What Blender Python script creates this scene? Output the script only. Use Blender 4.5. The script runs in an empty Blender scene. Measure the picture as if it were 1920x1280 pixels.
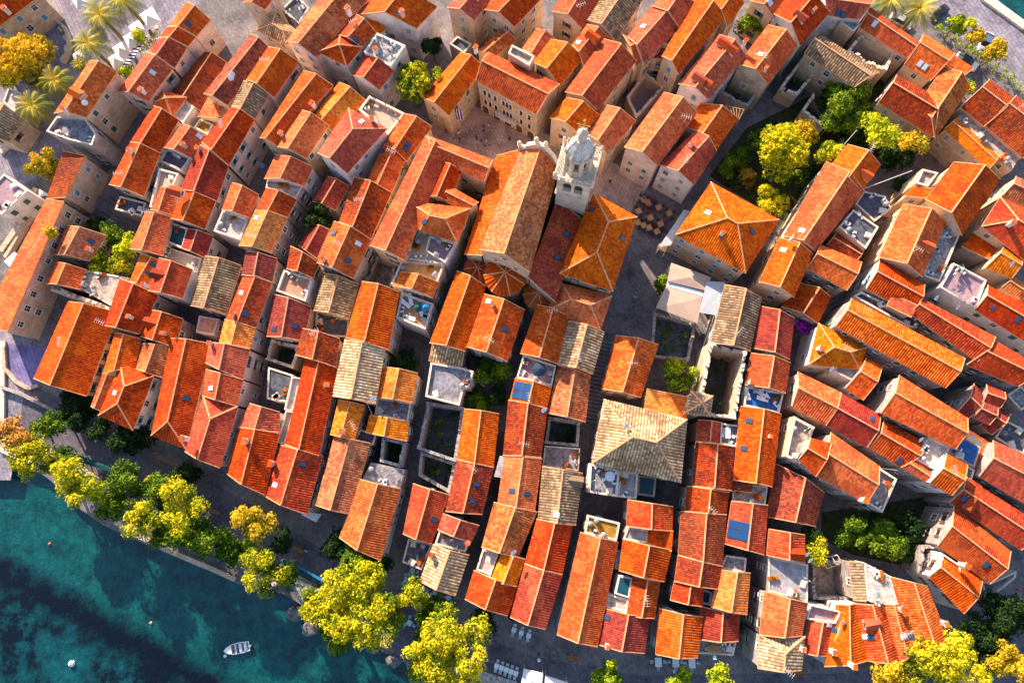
import bpy, bmesh, math, random
import numpy as np
from mathutils import Vector, Matrix, Quaternion
random.seed(7)
RN = np.random.RandomState(11)
sc = bpy.context.scene
COL = sc.collection

# ---------------- camera, sky, sun, exposure ----------------
HC = 120.0            # camera height over the streets
FPX = 1400.0          # focal length in photo pixels (1920 wide)
NAD = Vector((33.0, -260.0, -FPX)).normalized()   # straight down, seen from the camera
RC = NAD.rotation_difference(Vector((0, 0, -1)))
cam = bpy.data.cameras.new('camera'); co = bpy.data.objects.new('camera', cam); COL.objects.link(co)
cam.sensor_width = 36.0; cam.lens = 36.0 * FPX / 1920.0
cam.clip_start = 0.5; cam.clip_end = 2000
co.location = (0, 0, HC); co.rotation_mode = 'QUATERNION'; co.rotation_quaternion = RC
sc.camera = co
SUN_EL, SUN_AZ = math.radians(25), math.radians(-28)    # azimuth from +Y towards +X
w = bpy.data.worlds.new('World'); sc.world = w; w.use_nodes = True
nt = w.node_tree; bg = nt.nodes['Background']
sky = nt.nodes.new('ShaderNodeTexSky'); sky.sky_type = 'NISHITA'; sky.sun_disc = False
sky.sun_elevation = SUN_EL; sky.sun_rotation = SUN_AZ
sky.air_density = 1.0; sky.dust_density = 1.0; sky.ozone_density = 1.5
nt.links.new(sky.outputs[0], bg.inputs[0]); bg.inputs[1].default_value = 0.135
sl = bpy.data.lights.new('sun', 'SUN'); sl.energy = 5.0; sl.angle = math.radians(0.6); sl.color = (1.0, 0.84, 0.66)
so = bpy.data.objects.new('sun', sl); COL.objects.link(so)
S = Vector((math.sin(SUN_AZ) * math.cos(SUN_EL), math.cos(SUN_AZ) * math.cos(SUN_EL), math.sin(SUN_EL)))
so.rotation_mode = 'QUATERNION'; so.rotation_quaternion = S.to_track_quat('Z', 'Y'); so.location = S * 200
sc.view_settings.view_transform = 'Standard'; sc.view_settings.look = 'None'
sc.view_settings.gamma = 1.0; sc.view_settings.use_curve_mapping = False
sc.view_settings.exposure = 1.2
sc.cycles.max_bounces = 5; sc.cycles.diffuse_bounces = 3; sc.cycles.glossy_bounces = 2; sc.cycles.transparent_max_bounces = 4

# ---------------- photo pixel -> world ----------------
def RAY(px, py):
    return RC @ Vector((px - 960.0, -(py - 640.0), -FPX))
def P(px, py, z=0.0):
    d = RAY(px, py); t = (z - HC) / d.z
    return Vector((d.x * t, d.y * t, z))

# ---------------- materials ----------------
def mat(name, rough=0.85, spec=0.2):
    m = bpy.data.materials.new(name); m.use_nodes = True
    b = m.node_tree.nodes['Principled BSDF']
    b.inputs['Roughness'].default_value = rough; b.inputs['Specular IOR Level'].default_value = spec
    return m, m.node_tree, b
def N(t, k, **kw):
    n = t.nodes.new(k)
    for a, v in kw.items():
        if a[:2] == 'i_': n.inputs[int(a[2:])].default_value = v
        else: setattr(n, a, v)
    return n
def math_(t, op, a, b=None, c=None):
    n = t.nodes.new('ShaderNodeMath'); n.operation = op
    for i, v in enumerate((a, b, c)):
        if v is None: continue
        if isinstance(v, (int, float)): n.inputs[i].default_value = v
        else: t.links.new(v, n.inputs[i])
    return n.outputs[0]
def mix(t, f, a, b, mode='MIX'):
    n = t.nodes.new('ShaderNodeMix'); n.data_type = 'RGBA'; n.blend_type = mode
    for i, v in ((0, f), (6, a), (7, b)):
        if isinstance(v, (int, float)): n.inputs[i].default_value = v
        elif isinstance(v, tuple): n.inputs[i].default_value = v if len(v) == 4 else v + (1,)
        else: t.links.new(v, n.inputs[i])
    return n.outputs[2]
def ramp(t, f, stops):
    n = t.nodes.new('ShaderNodeValToRGB'); e = n.color_ramp.elements
    while len(e) < len(stops): e.new(0.5)
    for i, (p, c) in enumerate(stops): e[i].position = p; e[i].color = c + (1,) if len(c) == 3 else c
    t.links.new(f, n.inputs[0]); return n.outputs[0]
def noise(t, vec, scale, det=3, rough=0.6, dim='3D'):
    n = t.nodes.new('ShaderNodeTexNoise'); n.inputs['Scale'].default_value = scale
    n.inputs['Detail'].default_value = det; n.inputs['Roughness'].default_value = rough
    if vec is not None: t.links.new(vec, n.inputs['Vector'])
    return n.outputs[0]
def pos(t):
    return t.nodes.new('ShaderNodeNewGeometry').outputs['Position']
def simple(name, c, rough=0.7, spec=0.3, var=0.15, scale=3.0, metal=0.0):
    m, t, b = mat(name, rough, spec); b.inputs['Metallic'].default_value = metal
    f = noise(t, pos(t), scale, 4)
    f = ramp(t, f, [(0.3, (1 - var,) * 3), (0.7, (1 + var,) * 3)])
    t.links.new(mix(t, 1.0, c, f, 'MULTIPLY'), b.inputs['Base Color'])
    return m
def tiles(name, cols, period=0.36, dirt=(.05, .02, .015), dirt_amt=0.35, cellvar=1.0, lichen=0.0, patchy=0.62, chan=0.12):
    """clay pantiles: every tile its own tone, weathering in patches; u along the eave, v up the slope (metres)"""
    m, t, b = mat('tiles_' + name, 0.82, 0.18)
    uv = t.nodes.new('ShaderNodeUVMap'); sp = t.nodes.new('ShaderNodeSeparateXYZ'); t.links.new(uv.outputs[0], sp.inputs[0])
    oi = t.nodes.new('ShaderNodeObjectInfo')
    cu = math_(t, 'FLOOR', math_(t, 'DIVIDE', sp.outputs[0], period))
    cv = math_(t, 'FLOOR', math_(t, 'DIVIDE', sp.outputs[1], 0.42))
    cb = t.nodes.new('ShaderNodeCombineXYZ'); t.links.new(cu, cb.inputs[0]); t.links.new(cv, cb.inputs[1]); t.links.new(math_(t, 'MULTIPLY', oi.outputs['Random'], 97.0), cb.inputs[2])
    wn = t.nodes.new('ShaderNodeTexWhiteNoise'); t.links.new(cb.outputs[0], wn.inputs[0])
    g = pos(t)
    big = noise(t, g, 0.35, 4, 0.65); fine = noise(t, g, 1.6, 5, 0.7)
    f = math_(t, 'ADD', math_(t, 'MULTIPLY', math_(t, 'SUBTRACT', wn.outputs[0], 0.5), 0.55 * cellvar),
              math_(t, 'ADD', math_(t, 'MULTIPLY', big, patchy), math_(t, 'MULTIPLY', math_(t, 'SUBTRACT', 1.0, 0.0), 0.5 - patchy * 0.5)))
    c = ramp(t, f, [(0.12, cols[0]), (0.5, cols[1]), (0.88, cols[2])])
    # per house tone
    tone = math_(t, 'ADD', math_(t, 'MULTIPLY', oi.outputs['Random'], 0.30), 0.85)
    cc = t.nodes.new('ShaderNodeCombineColor'); [t.links.new(tone, cc.inputs[i]) for i in range(3)]
    c = mix(t, 1.0, c, cc.outputs[0], 'MULTIPLY')
    # grime stains
    st = ramp(t, fine, [(0.50, (0, 0, 0)), (0.72, (1, 1, 1))])
    c = mix(t, math_(t, 'MULTIPLY', st, dirt_amt), c, dirt)
    # repaired rectangles of newer or older tiles
    pu = math_(t, 'FLOOR', math_(t, 'ADD', math_(t, 'DIVIDE', cu, 7.0), math_(t, 'MULTIPLY', fine, .25))); pv_ = math_(t, 'FLOOR', math_(t, 'ADD', math_(t, 'DIVIDE', cv, 5.0), math_(t, 'MULTIPLY', big, .4)))
    cp = t.nodes.new('ShaderNodeCombineXYZ'); t.links.new(pu, cp.inputs[0]); t.links.new(pv_, cp.inputs[1]); t.links.new(math_(t, 'MULTIPLY', oi.outputs['Random'], 31.0), cp.inputs[2])
    wp = t.nodes.new('ShaderNodeTexWhiteNoise'); t.links.new(cp.outputs[0], wp.inputs[0])
    c = mix(t, math_(t, 'MULTIPLY', math_(t, 'GREATER_THAN', wp.outputs[0], .86), .35), c, cols[2])
    c = mix(t, math_(t, 'MULTIPLY', math_(t, 'LESS_THAN', wp.outputs[0], .13), .40), c, cols[0])
    # soot and lichen speckle
    sk = noise(t, g, 5.5, 3, .8)
    c = mix(t, math_(t, 'MULTIPLY', ramp(t, sk, [(.62, (0, 0, 0)), (.68, (1, 1, 1))]), .45), c, dirt)
    # odd replaced / dark single tiles
    odd = math_(t, 'GREATER_THAN', wn.outputs[0], 0.965)
    c = mix(t, math_(t, 'MULTIPLY', odd, 0.5), c, dirt)
    if lichen:
        ln = noise(t, g, 3.2, 5, 0.7)
        c = mix(t, math_(t, 'MULTIPLY', ramp(t, ln, [(0.56, (0, 0, 0)), (0.62, (1, 1, 1))]), lichen), c, (.42, .33, .2))
    # grime washed into the channels between the ribs
    fu = math_(t, 'ABSOLUTE', math_(t, 'SUBTRACT', math_(t, 'FRACT', math_(t, 'DIVIDE', sp.outputs[0], period)), .5))
    c = mix(t, math_(t, 'MULTIPLY', math_(t, 'GREATER_THAN', fu, .28), chan), c, dirt)
    # mortar/shadow joint between the courses of tiles
    fr = math_(t, 'FRACT', math_(t, 'DIVIDE', sp.outputs[1], 0.42))
    jt = math_(t, 'LESS_THAN', fr, 0.14)
    c = mix(t, math_(t, 'MULTIPLY', jt, 0.2), c, dirt)
    hs = t.nodes.new('ShaderNodeHueSaturation'); t.links.new(c, hs.inputs['Color'])
    t.links.new(math_(t, 'ADD', math_(t, 'MULTIPLY', math_(t, 'FRACT', math_(t, 'MULTIPLY', oi.outputs['Random'], 7.31)), .008), .4965), hs.inputs['Hue'])
    t.links.new(math_(t, 'ADD', math_(t, 'MULTIPLY', math_(t, 'FRACT', math_(t, 'MULTIPLY', oi.outputs['Random'], 13.7)), .12), .965), hs.inputs['Saturation']); c = hs.outputs[0]
    t.links.new(c, b.inputs['Base Color'])
    bp = t.nodes.new('ShaderNodeBump'); bp.inputs['Strength'].default_value = 0.5; bp.inputs['Distance'].default_value = 0.05
    t.links.new(math_(t, 'ADD', math_(t, 'MULTIPLY', wn.outputs[0], 0.5), math_(t, 'SUBTRACT', 1.0, fr)), bp.inputs['Height'])
    t.links.new(bp.outputs[0], b.inputs['Normal'])
    m['period'] = period
    return m
TM = {
 'o': tiles('orange', [(.40, .048, .010), (.72, .112, .022), (.86, .21, .050)], .27),
 'O': tiles('orange_ribbed', [(.40, .050, .010), (.72, .120, .024), (.88, .23, .058)], .35, dirt_amt=.4),
 'r': tiles('red', [(.25, .030, .014), (.52, .066, .026), (.70, .135, .045)], .27, dirt_amt=.3),
 'R': tiles('red_ribbed', [(.26, .031, .014), (.54, .072, .028), (.72, .150, .050)], .35, dirt_amt=.4),
 'd': tiles('dark_red', [(.12, .020, .014), (.33, .044, .018), (.52, .10, .030)], .30, lichen=.3, dirt_amt=.5),
 'm': tiles('maroon', [(.15, .018, .016), (.30, .036, .026), (.46, .070, .036)], .30),
 'b': tiles('weathered', [(.11, .060, .030), (.38, .21, .10), (.70, .48, .27)], .40, dirt=(.05, .035, .025), dirt_amt=.6, cellvar=.9, chan=.55, lichen=.4),
 'B': tiles('old_pale', [(.18, .09, .045), (.55, .33, .165), (.88, .66, .42)], .44, dirt=(.07, .045, .03), dirt_amt=.5, cellvar=.9, chan=.55, lichen=.3),
 'y': tiles('amber', [(.52, .09, .010), (.84, .20, .024), (.94, .34, .07)], .35),
 'u': tiles('rusty', [(.22, .048, .022), (.52, .125, .042), (.74, .27, .10)], .34, lichen=.5, dirt_amt=.6),
}
def stone(name, a, bcol, grout, scale=1.0, bump=.4):
    m, t, b = mat('wall_' + name, 0.92, 0.15)
    uv = t.nodes.new('ShaderNodeUVMap')
    br = t.nodes.new('ShaderNodeTexBrick'); t.links.new(uv.outputs[0], br.inputs[0])
    br.inputs['Scale'].default_value = scale; br.inputs['Mortar Size'].default_value = 0.03
    br.inputs['Brick Width'].default_value = 0.75; br.inputs['Row Height'].default_value = 0.36
    br.inputs['Color1'].default_value = a + (1,); br.inputs['Color2'].default_value = bcol + (1,); br.inputs['Mortar'].default_value = grout + (1,)
    g = pos(t); n1 = noise(t, g, .5, 5, .7); n2 = noise(t, g, 3, 4, .7)
    c = mix(t, 1.0, br.outputs[0], ramp(t, n1, [(.3, (.62, .60, .58)), (.7, (1.15, 1.1, 1.05))]), 'MULTIPLY')
    c = mix(t, math_(t, 'MULTIPLY', ramp(t, n2, [(.55, (0, 0, 0)), (.75, (1, 1, 1))]), .35), c, (.12, .10, .08))
    t.links.new(c, b.inputs['Base Color'])
    bp = t.nodes.new('ShaderNodeBump'); bp.inputs['Strength'].default_value = bump; bp.inputs['Distance'].default_value = .06
    t.links.new(br.outputs[1], bp.inputs['Height']); bp.invert = True
    t.links.new(bp.outputs[0], b.inputs['Normal'])
    return m
WM = {
 's': stone('limestone', (.78, .60, .44), (.62, .46, .33), (.46, .34, .24)),
 'g': stone('grey_stone', (.54, .46, .43), (.40, .34, .32), (.26, .21, .20)),
 'p': stone('pink_plaster', (.84, .64, .56), (.80, .60, .52), (.68, .47, .40), 1.0, .05),
 'w': stone('white_plaster', (.84, .78, .76), (.80, .74, .72), (.80, .74, .72), 1.0, .05),
 'y': stone('ochre_plaster', (.86, .62, .42), (.76, .53, .34), (.62, .43, .27), 1.0, .1),
}
MO = simple('mortar_edge', (.74, .34, .17), .9, .1, .25, 2.5)
COPE = simple('pale_coping', (.70, .56, .44), .85, .2, .4, 2.5)
FM = {
 'w': simple('floor_white', (.54, .45, .39), .8, .2, .4, 1.4),
 'g': simple('floor_grey', (.24, .22, .24), .9, .2, .55, 1.6),
 't': simple('floor_terracotta', (.50, .24, .15), .85, .2, .3, 1.5),
 'v': simple('floor_mauve', (.36, .22, .24), .85, .2, .25, 1.5),
 'n': simple('floor_tan', (.52, .36, .26), .85, .2, .12, 1.5),
 'a': simple('floor_amber', (.72, .36, .13), .85, .2, .25, 1.5),
 'k': simple('floor_blue', (.015, .10, .30), .6, .3, .3, 1.5),
 'e': simple('sheet_teal', (.008, .065, .085), .6, .3, .3, 1.5),
 'l': simple('floor_olive', (.36, .18, .03), .9, .1, .3, 1.2),
 'x': simple('floor_rubble', (.36, .32, .30), .95, .1, .7, 2.4),
 's': simple('floor_stone', (.42, .33, .27), .95, .1, .5, 1.6),
 'c': simple('sheet_grey', (.34, .32, .33), .6, .3, .35, 1.0),
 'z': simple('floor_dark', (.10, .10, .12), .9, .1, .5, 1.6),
}
GLASS, _t, _b = mat('window_glass', .35, .25); _b.inputs['Base Color'].default_value = (.02, .025, .035, 1)
SKYG, _t, _b = mat('skylight_glass', .08, .8); _b.inputs['Base Color'].default_value = (.02, .07, .17, 1)
SKYW, _t, _b = mat('skylight_glass_pale', .15, .8); _b.inputs['Base Color'].default_value = (.55, .66, .75, 1)
PANEL, _t, _b = mat('solar_panel_blue', .12, .8); _b.inputs['Base Color'].default_value = (.01, .05, .15, 1)
FRAME = simple('window_stone_frame', (.74, .62, .52), .8, .2, .1)
DARKM = simple('dark_metal', (.05, .05, .06), .5, .4, .1)
WHITE = simple('white_paint', (.80, .80, .80), .5, .4, .08)
SH = [simple('shutter_green', (.05, .13, .09), .7), simple('shutter_blue', (.12, .30, .42), .7), simple('shutter_brown', (.16, .07, .035), .7), simple('shutter_grey', (.36, .36, .38), .7)]
WOOD = simple('wood', (.36, .19, .08), .75, .2, .3, 5)

# ---------------- mesh helpers ----------------
class MB:
    def __init__(s): s.v = []; s.f = []; s.m = []; s.uv = []
    def face(s, pts, m=0, uv=None):
        i = len(s.v); s.v += [tuple(p) for p in pts]; s.f.append(tuple(range(i, i + len(pts)))); s.m.append(m)
        s.uv += (uv if uv else [(0, 0)] * len(pts))
    def wallface(s, pts, m=0):           # uv in metres: along, up
        a = Vector(pts[0]); d = Vector(pts[1]) - a; d.z = 0
        if d.length < 1e-6: d = Vector((1, 0, 0))
        d.normalize()
        s.face(pts, m, [((Vector(p) - a).dot(d), p[2]) for p in pts])
    def flatface(s, pts, m=0): s.face(pts, m, [(p[0], p[1]) for p in pts])
    def box(s, c, sx, sy, sz, rz=0, m=0, top=None):   # c = centre of the base
        c = Vector(c); R = Matrix.Rotation(rz, 3, 'Z'); k = top if top else 1.0
        q = [(-1, -1), (1, -1), (1, 1), (-1, 1)]
        lo = [c + R @ Vector((x * sx / 2, y * sy / 2, 0)) for x, y in q]
        hi = [c + R @ Vector((x * sx / 2 * k, y * sy / 2 * k, sz)) for x, y in q]
        for i in range(4): j = (i + 1) % 4; s.wallface([lo[i], lo[j], hi[j], hi[i]], m)
        s.flatface(hi, m); s.flatface(lo[::-1], m)
    def prism(s, poly, z0, z1, m=0, mtop=None):
        n = len(poly)
        lo = [Vector((p[0], p[1], z0)) for p in poly]; hi = [Vector((p[0], p[1], z1)) for p in poly]
        for i in range(n): j = (i + 1) % n; s.wallface([lo[i], lo[j], hi[j], hi[i]], m)
        s.flatface(hi, m if mtop is None else mtop); s.flatface(lo[::-1], m)
    def beam(s, a, b, r, m=0, n=4, r2=None):
        a = Vector(a); b = Vector(b); d = (b - a)
        if d.length < 1e-6: return
        q = d.to_track_quat('Z', 'Y'); r2 = r if r2 is None else r2
        A = [a + q @ Vector((math.cos(t) * r, math.sin(t) * r, 0)) for t in [2 * math.pi * (i + .5) / n for i in range(n)]]
        B = [b + q @ Vector((math.cos(t) * r2, math.sin(t) * r2, 0)) for t in [2 * math.pi * (i + .5) / n for i in range(n)]]
        for i in range(n): j = (i + 1) % n; s.face([A[i], A[j], B[j], B[i]], m)
        s.face(A[::-1], m); s.face(B, m)
    def lathe(s, c, prof, n=12, m=0, rz=0):
        c = Vector(c); rings = [[c + Vector((math.cos(2 * math.pi * i / n + rz) * r, math.sin(2 * math.pi * i / n + rz) * r, z)) for i in range(n)] for r, z in prof]
        for a, b in zip(rings, rings[1:]):
            for i in range(n): j = (i + 1) % n; s.wallface([a[i], a[j], b[j], b[i]], m)
        s.flatface(rings[-1], m); s.flatface(rings[0][::-1], m)
    def mesh(s, name, mats, org=(0, 0, 0)):
        me = bpy.data.meshes.new(name); o = np.array(org, float)
        v = np.array(s.v, float).reshape(-1, 3) - o
        me.from_pydata(v.tolist(), [], s.f)
        for m in mats: me.materials.append(m)
        if len(mats) > 1: me.polygons.foreach_set('material_index', s.m)
        uvl = me.uv_layers.new(name='UVMap'); uvl.data.foreach_set('uv', np.array(s.uv, 'f').ravel())
        me.update(); return me
    def obj(s, name, mats, parent=None, org=(0, 0, 0)):
        if not isinstance(mats, (list, tuple)): mats = [mats]
        return link(name, s.mesh(name, mats, org), parent, None if parent else org)
def link(name, me, parent=None, loc=None):
    o = bpy.data.objects.new(name, me); COL.objects.link(o)
    if parent: o.parent = parent
    if loc is not None: o.location = loc
    return o
def empty(name, loc, label, cat, group=None, rz=0):
    o = bpy.data.objects.new(name, None); COL.objects.link(o); o.location = loc; o.rotation_euler = (0, 0, rz)
    o.empty_display_size = .3; o['label'] = label; o['category'] = cat
    if group: o['group'] = group
    return o
def tag(o, label, cat, group=None, kind=None):
    o['label'] = label; o['category'] = cat
    if group: o['group'] = group
    if kind: o['kind'] = kind
    return o
def copy_tree(root, loc, rz=None, label=None, scale=None):
    r = root.copy(); COL.objects.link(r); r.location = loc
    if rz is not None: r.rotation_euler = (0, 0, rz)
    if scale: r.scale = (scale,) * 3
    if label: r['label'] = label
    for ch in list(root.children):
        c = ch.copy(); COL.objects.link(c); c.parent = r
        for g in list(ch.children):
            d = g.copy(); COL.objects.link(d); d.parent = c
    return r
def inside(poly, x, y):
    n = len(poly); r = False; j = n - 1
    for i in range(n):
        xi, yi = poly[i][0], poly[i][1]; xj, yj = poly[j][0], poly[j][1]
        if (yi > y) != (yj > y) and x < (xj - xi) * (y - yi) / (yj - yi) + xi: r = not r
        j = i
    return r
def inset(poly, ds):
    """move every edge i of a CCW polygon inwards by ds[i]"""
    n = len(poly); L = []
    for i in range(n):
        a = Vector(poly[i][:2]); b = Vector(poly[(i + 1) % n][:2]); d = (b - a).normalized(); nn = Vector((-d.y, d.x))
        L.append((a + nn * ds[i], d))
    out = []
    for i in range(n):
        p, d = L[i - 1]; q, e = L[i]; den = d.x * e.y - d.y * e.x
        if abs(den) < 1e-3: out.append(Vector((q.x, q.y))); continue
        t = ((q.x - p.x) * e.y - (q.y - p.y) * e.x) / den
        out.append(p + d * t)
    return out
def area(poly):
    return sum(poly[i][0] * poly[(i + 1) % len(poly)][1] - poly[(i + 1) % len(poly)][0] * poly[i][1] for i in range(len(poly))) / 2

def leafmat(name, c0, c1, c2):
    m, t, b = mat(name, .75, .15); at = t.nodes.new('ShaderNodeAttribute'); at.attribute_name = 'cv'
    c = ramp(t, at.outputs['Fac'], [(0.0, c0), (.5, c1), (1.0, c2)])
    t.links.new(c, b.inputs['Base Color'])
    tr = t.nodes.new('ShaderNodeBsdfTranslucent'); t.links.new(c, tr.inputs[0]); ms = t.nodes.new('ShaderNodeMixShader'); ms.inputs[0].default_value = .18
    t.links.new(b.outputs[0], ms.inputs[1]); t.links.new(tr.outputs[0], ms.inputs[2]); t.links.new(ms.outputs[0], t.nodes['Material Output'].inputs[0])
    return m
LV = {
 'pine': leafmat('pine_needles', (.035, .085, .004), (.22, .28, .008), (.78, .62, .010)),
 'gold': leafmat('gold_foliage', (.10, .12, .006), (.50, .36, .010), (.90, .54, .02)),
 'rust': leafmat('rust_foliage', (.12, .12, .01), (.48, .26, .03), (.66, .30, .05)),
 'green': leafmat('green_foliage', (.018, .055, .004), (.065, .145, .007), (.26, .32, .012)),
 'dark': leafmat('dark_foliage', (.006, .020, .006), (.014, .042, .010), (.04, .075, .012)),
 'lime': leafmat('lime_foliage', (.06, .13, .008), (.34, .44, .010), (.74, .66, .012)),
 'pink': leafmat('bougainvillea', (.12, .01, .20), (.30, .02, .42), (.40, .03, .50)),
}
BARK = simple('bark', (.20, .13, .09), .95, .1, .4, 6)
def leaves(centres, radii, cvs, per, size, rs, squash=.8):
    """leaf-sized quads spread over many small tufts"""
    V = []; cv = []
    for c, r, k in zip(centres, radii, cvs):
        n = int(per * (r / .8) ** 2) + 4
        u = rs.normal(size=(n, 3)); u /= np.linalg.norm(u, axis=1)[:, None]; u[:, 2] = np.where(u[:, 2] < -.3, -u[:, 2], u[:, 2])
        p = c + u * (r * rs.uniform(.65, 1.05, (n, 1))) * np.array([1, 1, squash])
        nn = u + rs.normal(size=(n, 3)) * .45; nn /= np.linalg.norm(nn, axis=1)[:, None]
        t = np.cross(nn, rs.normal(size=(n, 3))); t /= np.linalg.norm(t, axis=1)[:, None]; b_ = np.cross(nn, t)
        s = size * rs.uniform(.6, 1.3, (n, 1))
        q = np.stack([p - t * s - b_ * s * .5, p + t * s - b_ * s * .5, p + t * s * .7 + b_ * s * .7, p - t * s * .7 + b_ * s * .7], 1)
        V.append(q.reshape(-1, 3)); cv.append(np.repeat(np.clip(k + rs.normal(size=n) * .10, 0, 1), 4))
    return np.concatenate(V), np.concatenate(cv)
def leafobj(name, V, cv, m, parent):
    me = bpy.data.meshes.new(name); n = len(V) // 4
    me.vertices.add(len(V)); me.vertices.foreach_set('co', V.astype('f').ravel()); me.loops.add(len(V)); me.loops.foreach_set('vertex_index', np.arange(len(V), dtype='i'))
    me.polygons.add(n); me.polygons.foreach_set('loop_start', np.arange(n, dtype='i') * 4)
    me.materials.append(m); a = me.attributes.new('cv', 'FLOAT', 'POINT'); a.data.foreach_set('value', cv.astype('f')); me.update(calc_edges=True); me.validate()
    return link(name, me, parent)
# ---------------- roofs ----------------
def ribbed(mb, face, period, amp=0.05):
    """corrugate one planar convex roof face whose first edge (0->1) is the eave"""
    a, b = face[0], face[1]; u = (b - a).normalized()
    nrm = (b - a).cross(face[-1] - a)
    if nrm.length < 1e-6: return
    nrm.normalize()
    if nrm.z < 0: nrm = -nrm
    v = nrm.cross(u)
    if v.dot(face[-1] - a) < 0: v = -v
    q = [((p - a).dot(u), (p - a).dot(v), (p - a).dot(nrm)) for p in face]
    u0, u1 = min(p[0] for p in q), max(p[0] for p in q)
    def span(x):
        lo, hi = 1e9, -1e9
        for i in range(len(q)):
            A, B = q[i], q[(i + 1) % len(q)]
            if (A[0] - x) * (B[0] - x) <= 0 and abs(A[0] - B[0]) > 1e-6:
                k = (x - A[0]) / (B[0] - A[0]); y = A[1] + (B[1] - A[1]) * k; w_ = A[2] + (B[2] - A[2]) * k
                if y < lo: lo = y; lw = w_
                if y > hi: hi = y; hw = w_
        return (lo, lw, hi, hw) if hi > lo else None
    n = max(2, int((u1 - u0) / period * 4)); prev = None
    prof = (0.0, .75, 1.0, .75)
    for i in range(n + 1):
        x = u0 + (u1 - u0) * i / n; x2 = min(max(x, u0 + 1e-3), u1 - 1e-3); s_ = span(x2)
        if s_ is None: prev = None; continue
        lo, lw, hi, hw = s_; h_ = amp * prof[i % 4]
        A = a + u * x + v * lo + nrm * (h_ + lw); B = a + u * x + v * hi + nrm * (h_ + hw)
        cur = (A, B, i * period / 4, lo, hi)
        if prev: mb.face([prev[0], cur[0], cur[1], prev[1]], 0, [(prev[2], prev[3]), (cur[2], cur[3]), (cur[2], cur[4]), (prev[2], prev[4])])
        prev = cur
def cap(mb, a, b, wd=0.2, ht=0.12, m=1):
    a = Vector(a); b = Vector(b); d = b - a
    if d.length < .05: return
    d.normalize(); sd = Vector((d.y, -d.x, 0)).normalized() * wd; up = Vector((0, 0, ht))
    A = [a - sd, a - sd * .6 + up, a + sd * .6 + up, a + sd]; B = [b - sd, b - sd * .6 + up, b + sd * .6 + up, b + sd]
    for i in range(3): mb.face([A[i + 1], A[i], B[i], B[i + 1]], m)
    mb.face(A, m); mb.face(B[::-1], m); mb.face([A[0], A[3], B[3], B[0]], m)

HOUSES = []     # (footprint, height) for window checks
PENDING = []
def chimney(parent, p, org, wm='w', s=1.0, rz=0.3):
    mb = MB(); w_ = .62 * s; h = 1.25 * s
    mb.box(p - Vector((0, 0, .5)), w_, w_ * .8, h + .5, rz, 0)
    mb.box(p + Vector((0, 0, h)), w_ * 1.3, w_ * 1.1, .10, rz, 1)
    R = Matrix.Rotation(rz, 3, 'Z')
    for x in (-1, 1):
        for y in (-1, 1): mb.box(p + Vector((0, 0, h + .1)) + R @ Vector((x * w_ * .4, y * w_ * .3, 0)), .12, .12, .22, rz, 1)
    mb.box(p + Vector((0, 0, h + .32)), w_ * 1.2, w_, .08, rz, 2)
    return mb.obj('chimney', [WM[wm], COPE, TM['o']], parent, org)
def dish(parent, p, org, s=1.0):
    mb = MB(); mb.beam(p - Vector((0, 0, .3)), p + Vector((0, 0, .7 * s)), .03, 1)
    c = p + Vector((0, 0, .8 * s)); q = Vector((.45, -.65, .6)).to_track_quat('Z', 'Y')
    pr = [(.0, .0), (.22, .03), (.42, .12)]; n = 12; last = None
    for r, z in pr:
        ring = [c + q @ Vector((math.cos(6.2832 * i / n) * r * s, math.sin(6.2832 * i / n) * r * s, z * s)) for i in range(n)]
        if last:
            for i in range(n): j = (i + 1) % n; mb.face([last[i], last[j], ring[j], ring[i]], 0)
        last = ring
    mb.beam(c, c + q @ Vector((0, 0, .4 * s)), .02, 1)
    return mb.obj('satellite_dish', [WHITE, DARKM], parent, org)
def antenna(parent, p, org):
    mb = MB(); h = 2.0; mb.beam(p - Vector((0, 0, .3)), p + Vector((0, 0, h)), .03)
    a = random.uniform(0, 3.1); d = Vector((math.cos(a), math.sin(a), 0)); e = Vector((-d.y, d.x, 0))
    t = p + Vector((0, 0, h)); mb.beam(t - d * .8, t + d * .8, .025)
    for i in range(5): c = t + d * (-.7 + .35 * i); mb.beam(c - e * .4, c + e * .4, .02)
    return mb.obj('antenna', [simple_ant], parent, org)
simple_ant = simple('pale_metal', (.62, .55, .50), .5, .4, .05)
def skylight(parent, p, nrm, up, org, pale=False, sx=.72, sy=1.0):
    nrm = nrm.normalized(); up = (up - nrm * up.dot(nrm)).normalized(); rt = up.cross(nrm)
    mb = MB()
    def slab(hx, hy, z0, z1, m):
        lo = [p + rt * x * hx + up * y * hy + nrm * z0 for x, y in ((-1, -1), (1, -1), (1, 1), (-1, 1))]
        hi = [q + nrm * (z1 - z0) for q in lo]
        for i in range(4): j = (i + 1) % 4; mb.face([lo[i], lo[j], hi[j], hi[i]], m)
        mb.face(hi, m)
    slab(sx / 2, sy / 2, -.1, .14, 0); slab(sx / 2 - .1, sy / 2 - .1, .10, .16, 1)
    return mb.obj('skylight', [DARKM if not pale else simple_ant, SKYW if pale else SKYG], parent, org)
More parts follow.
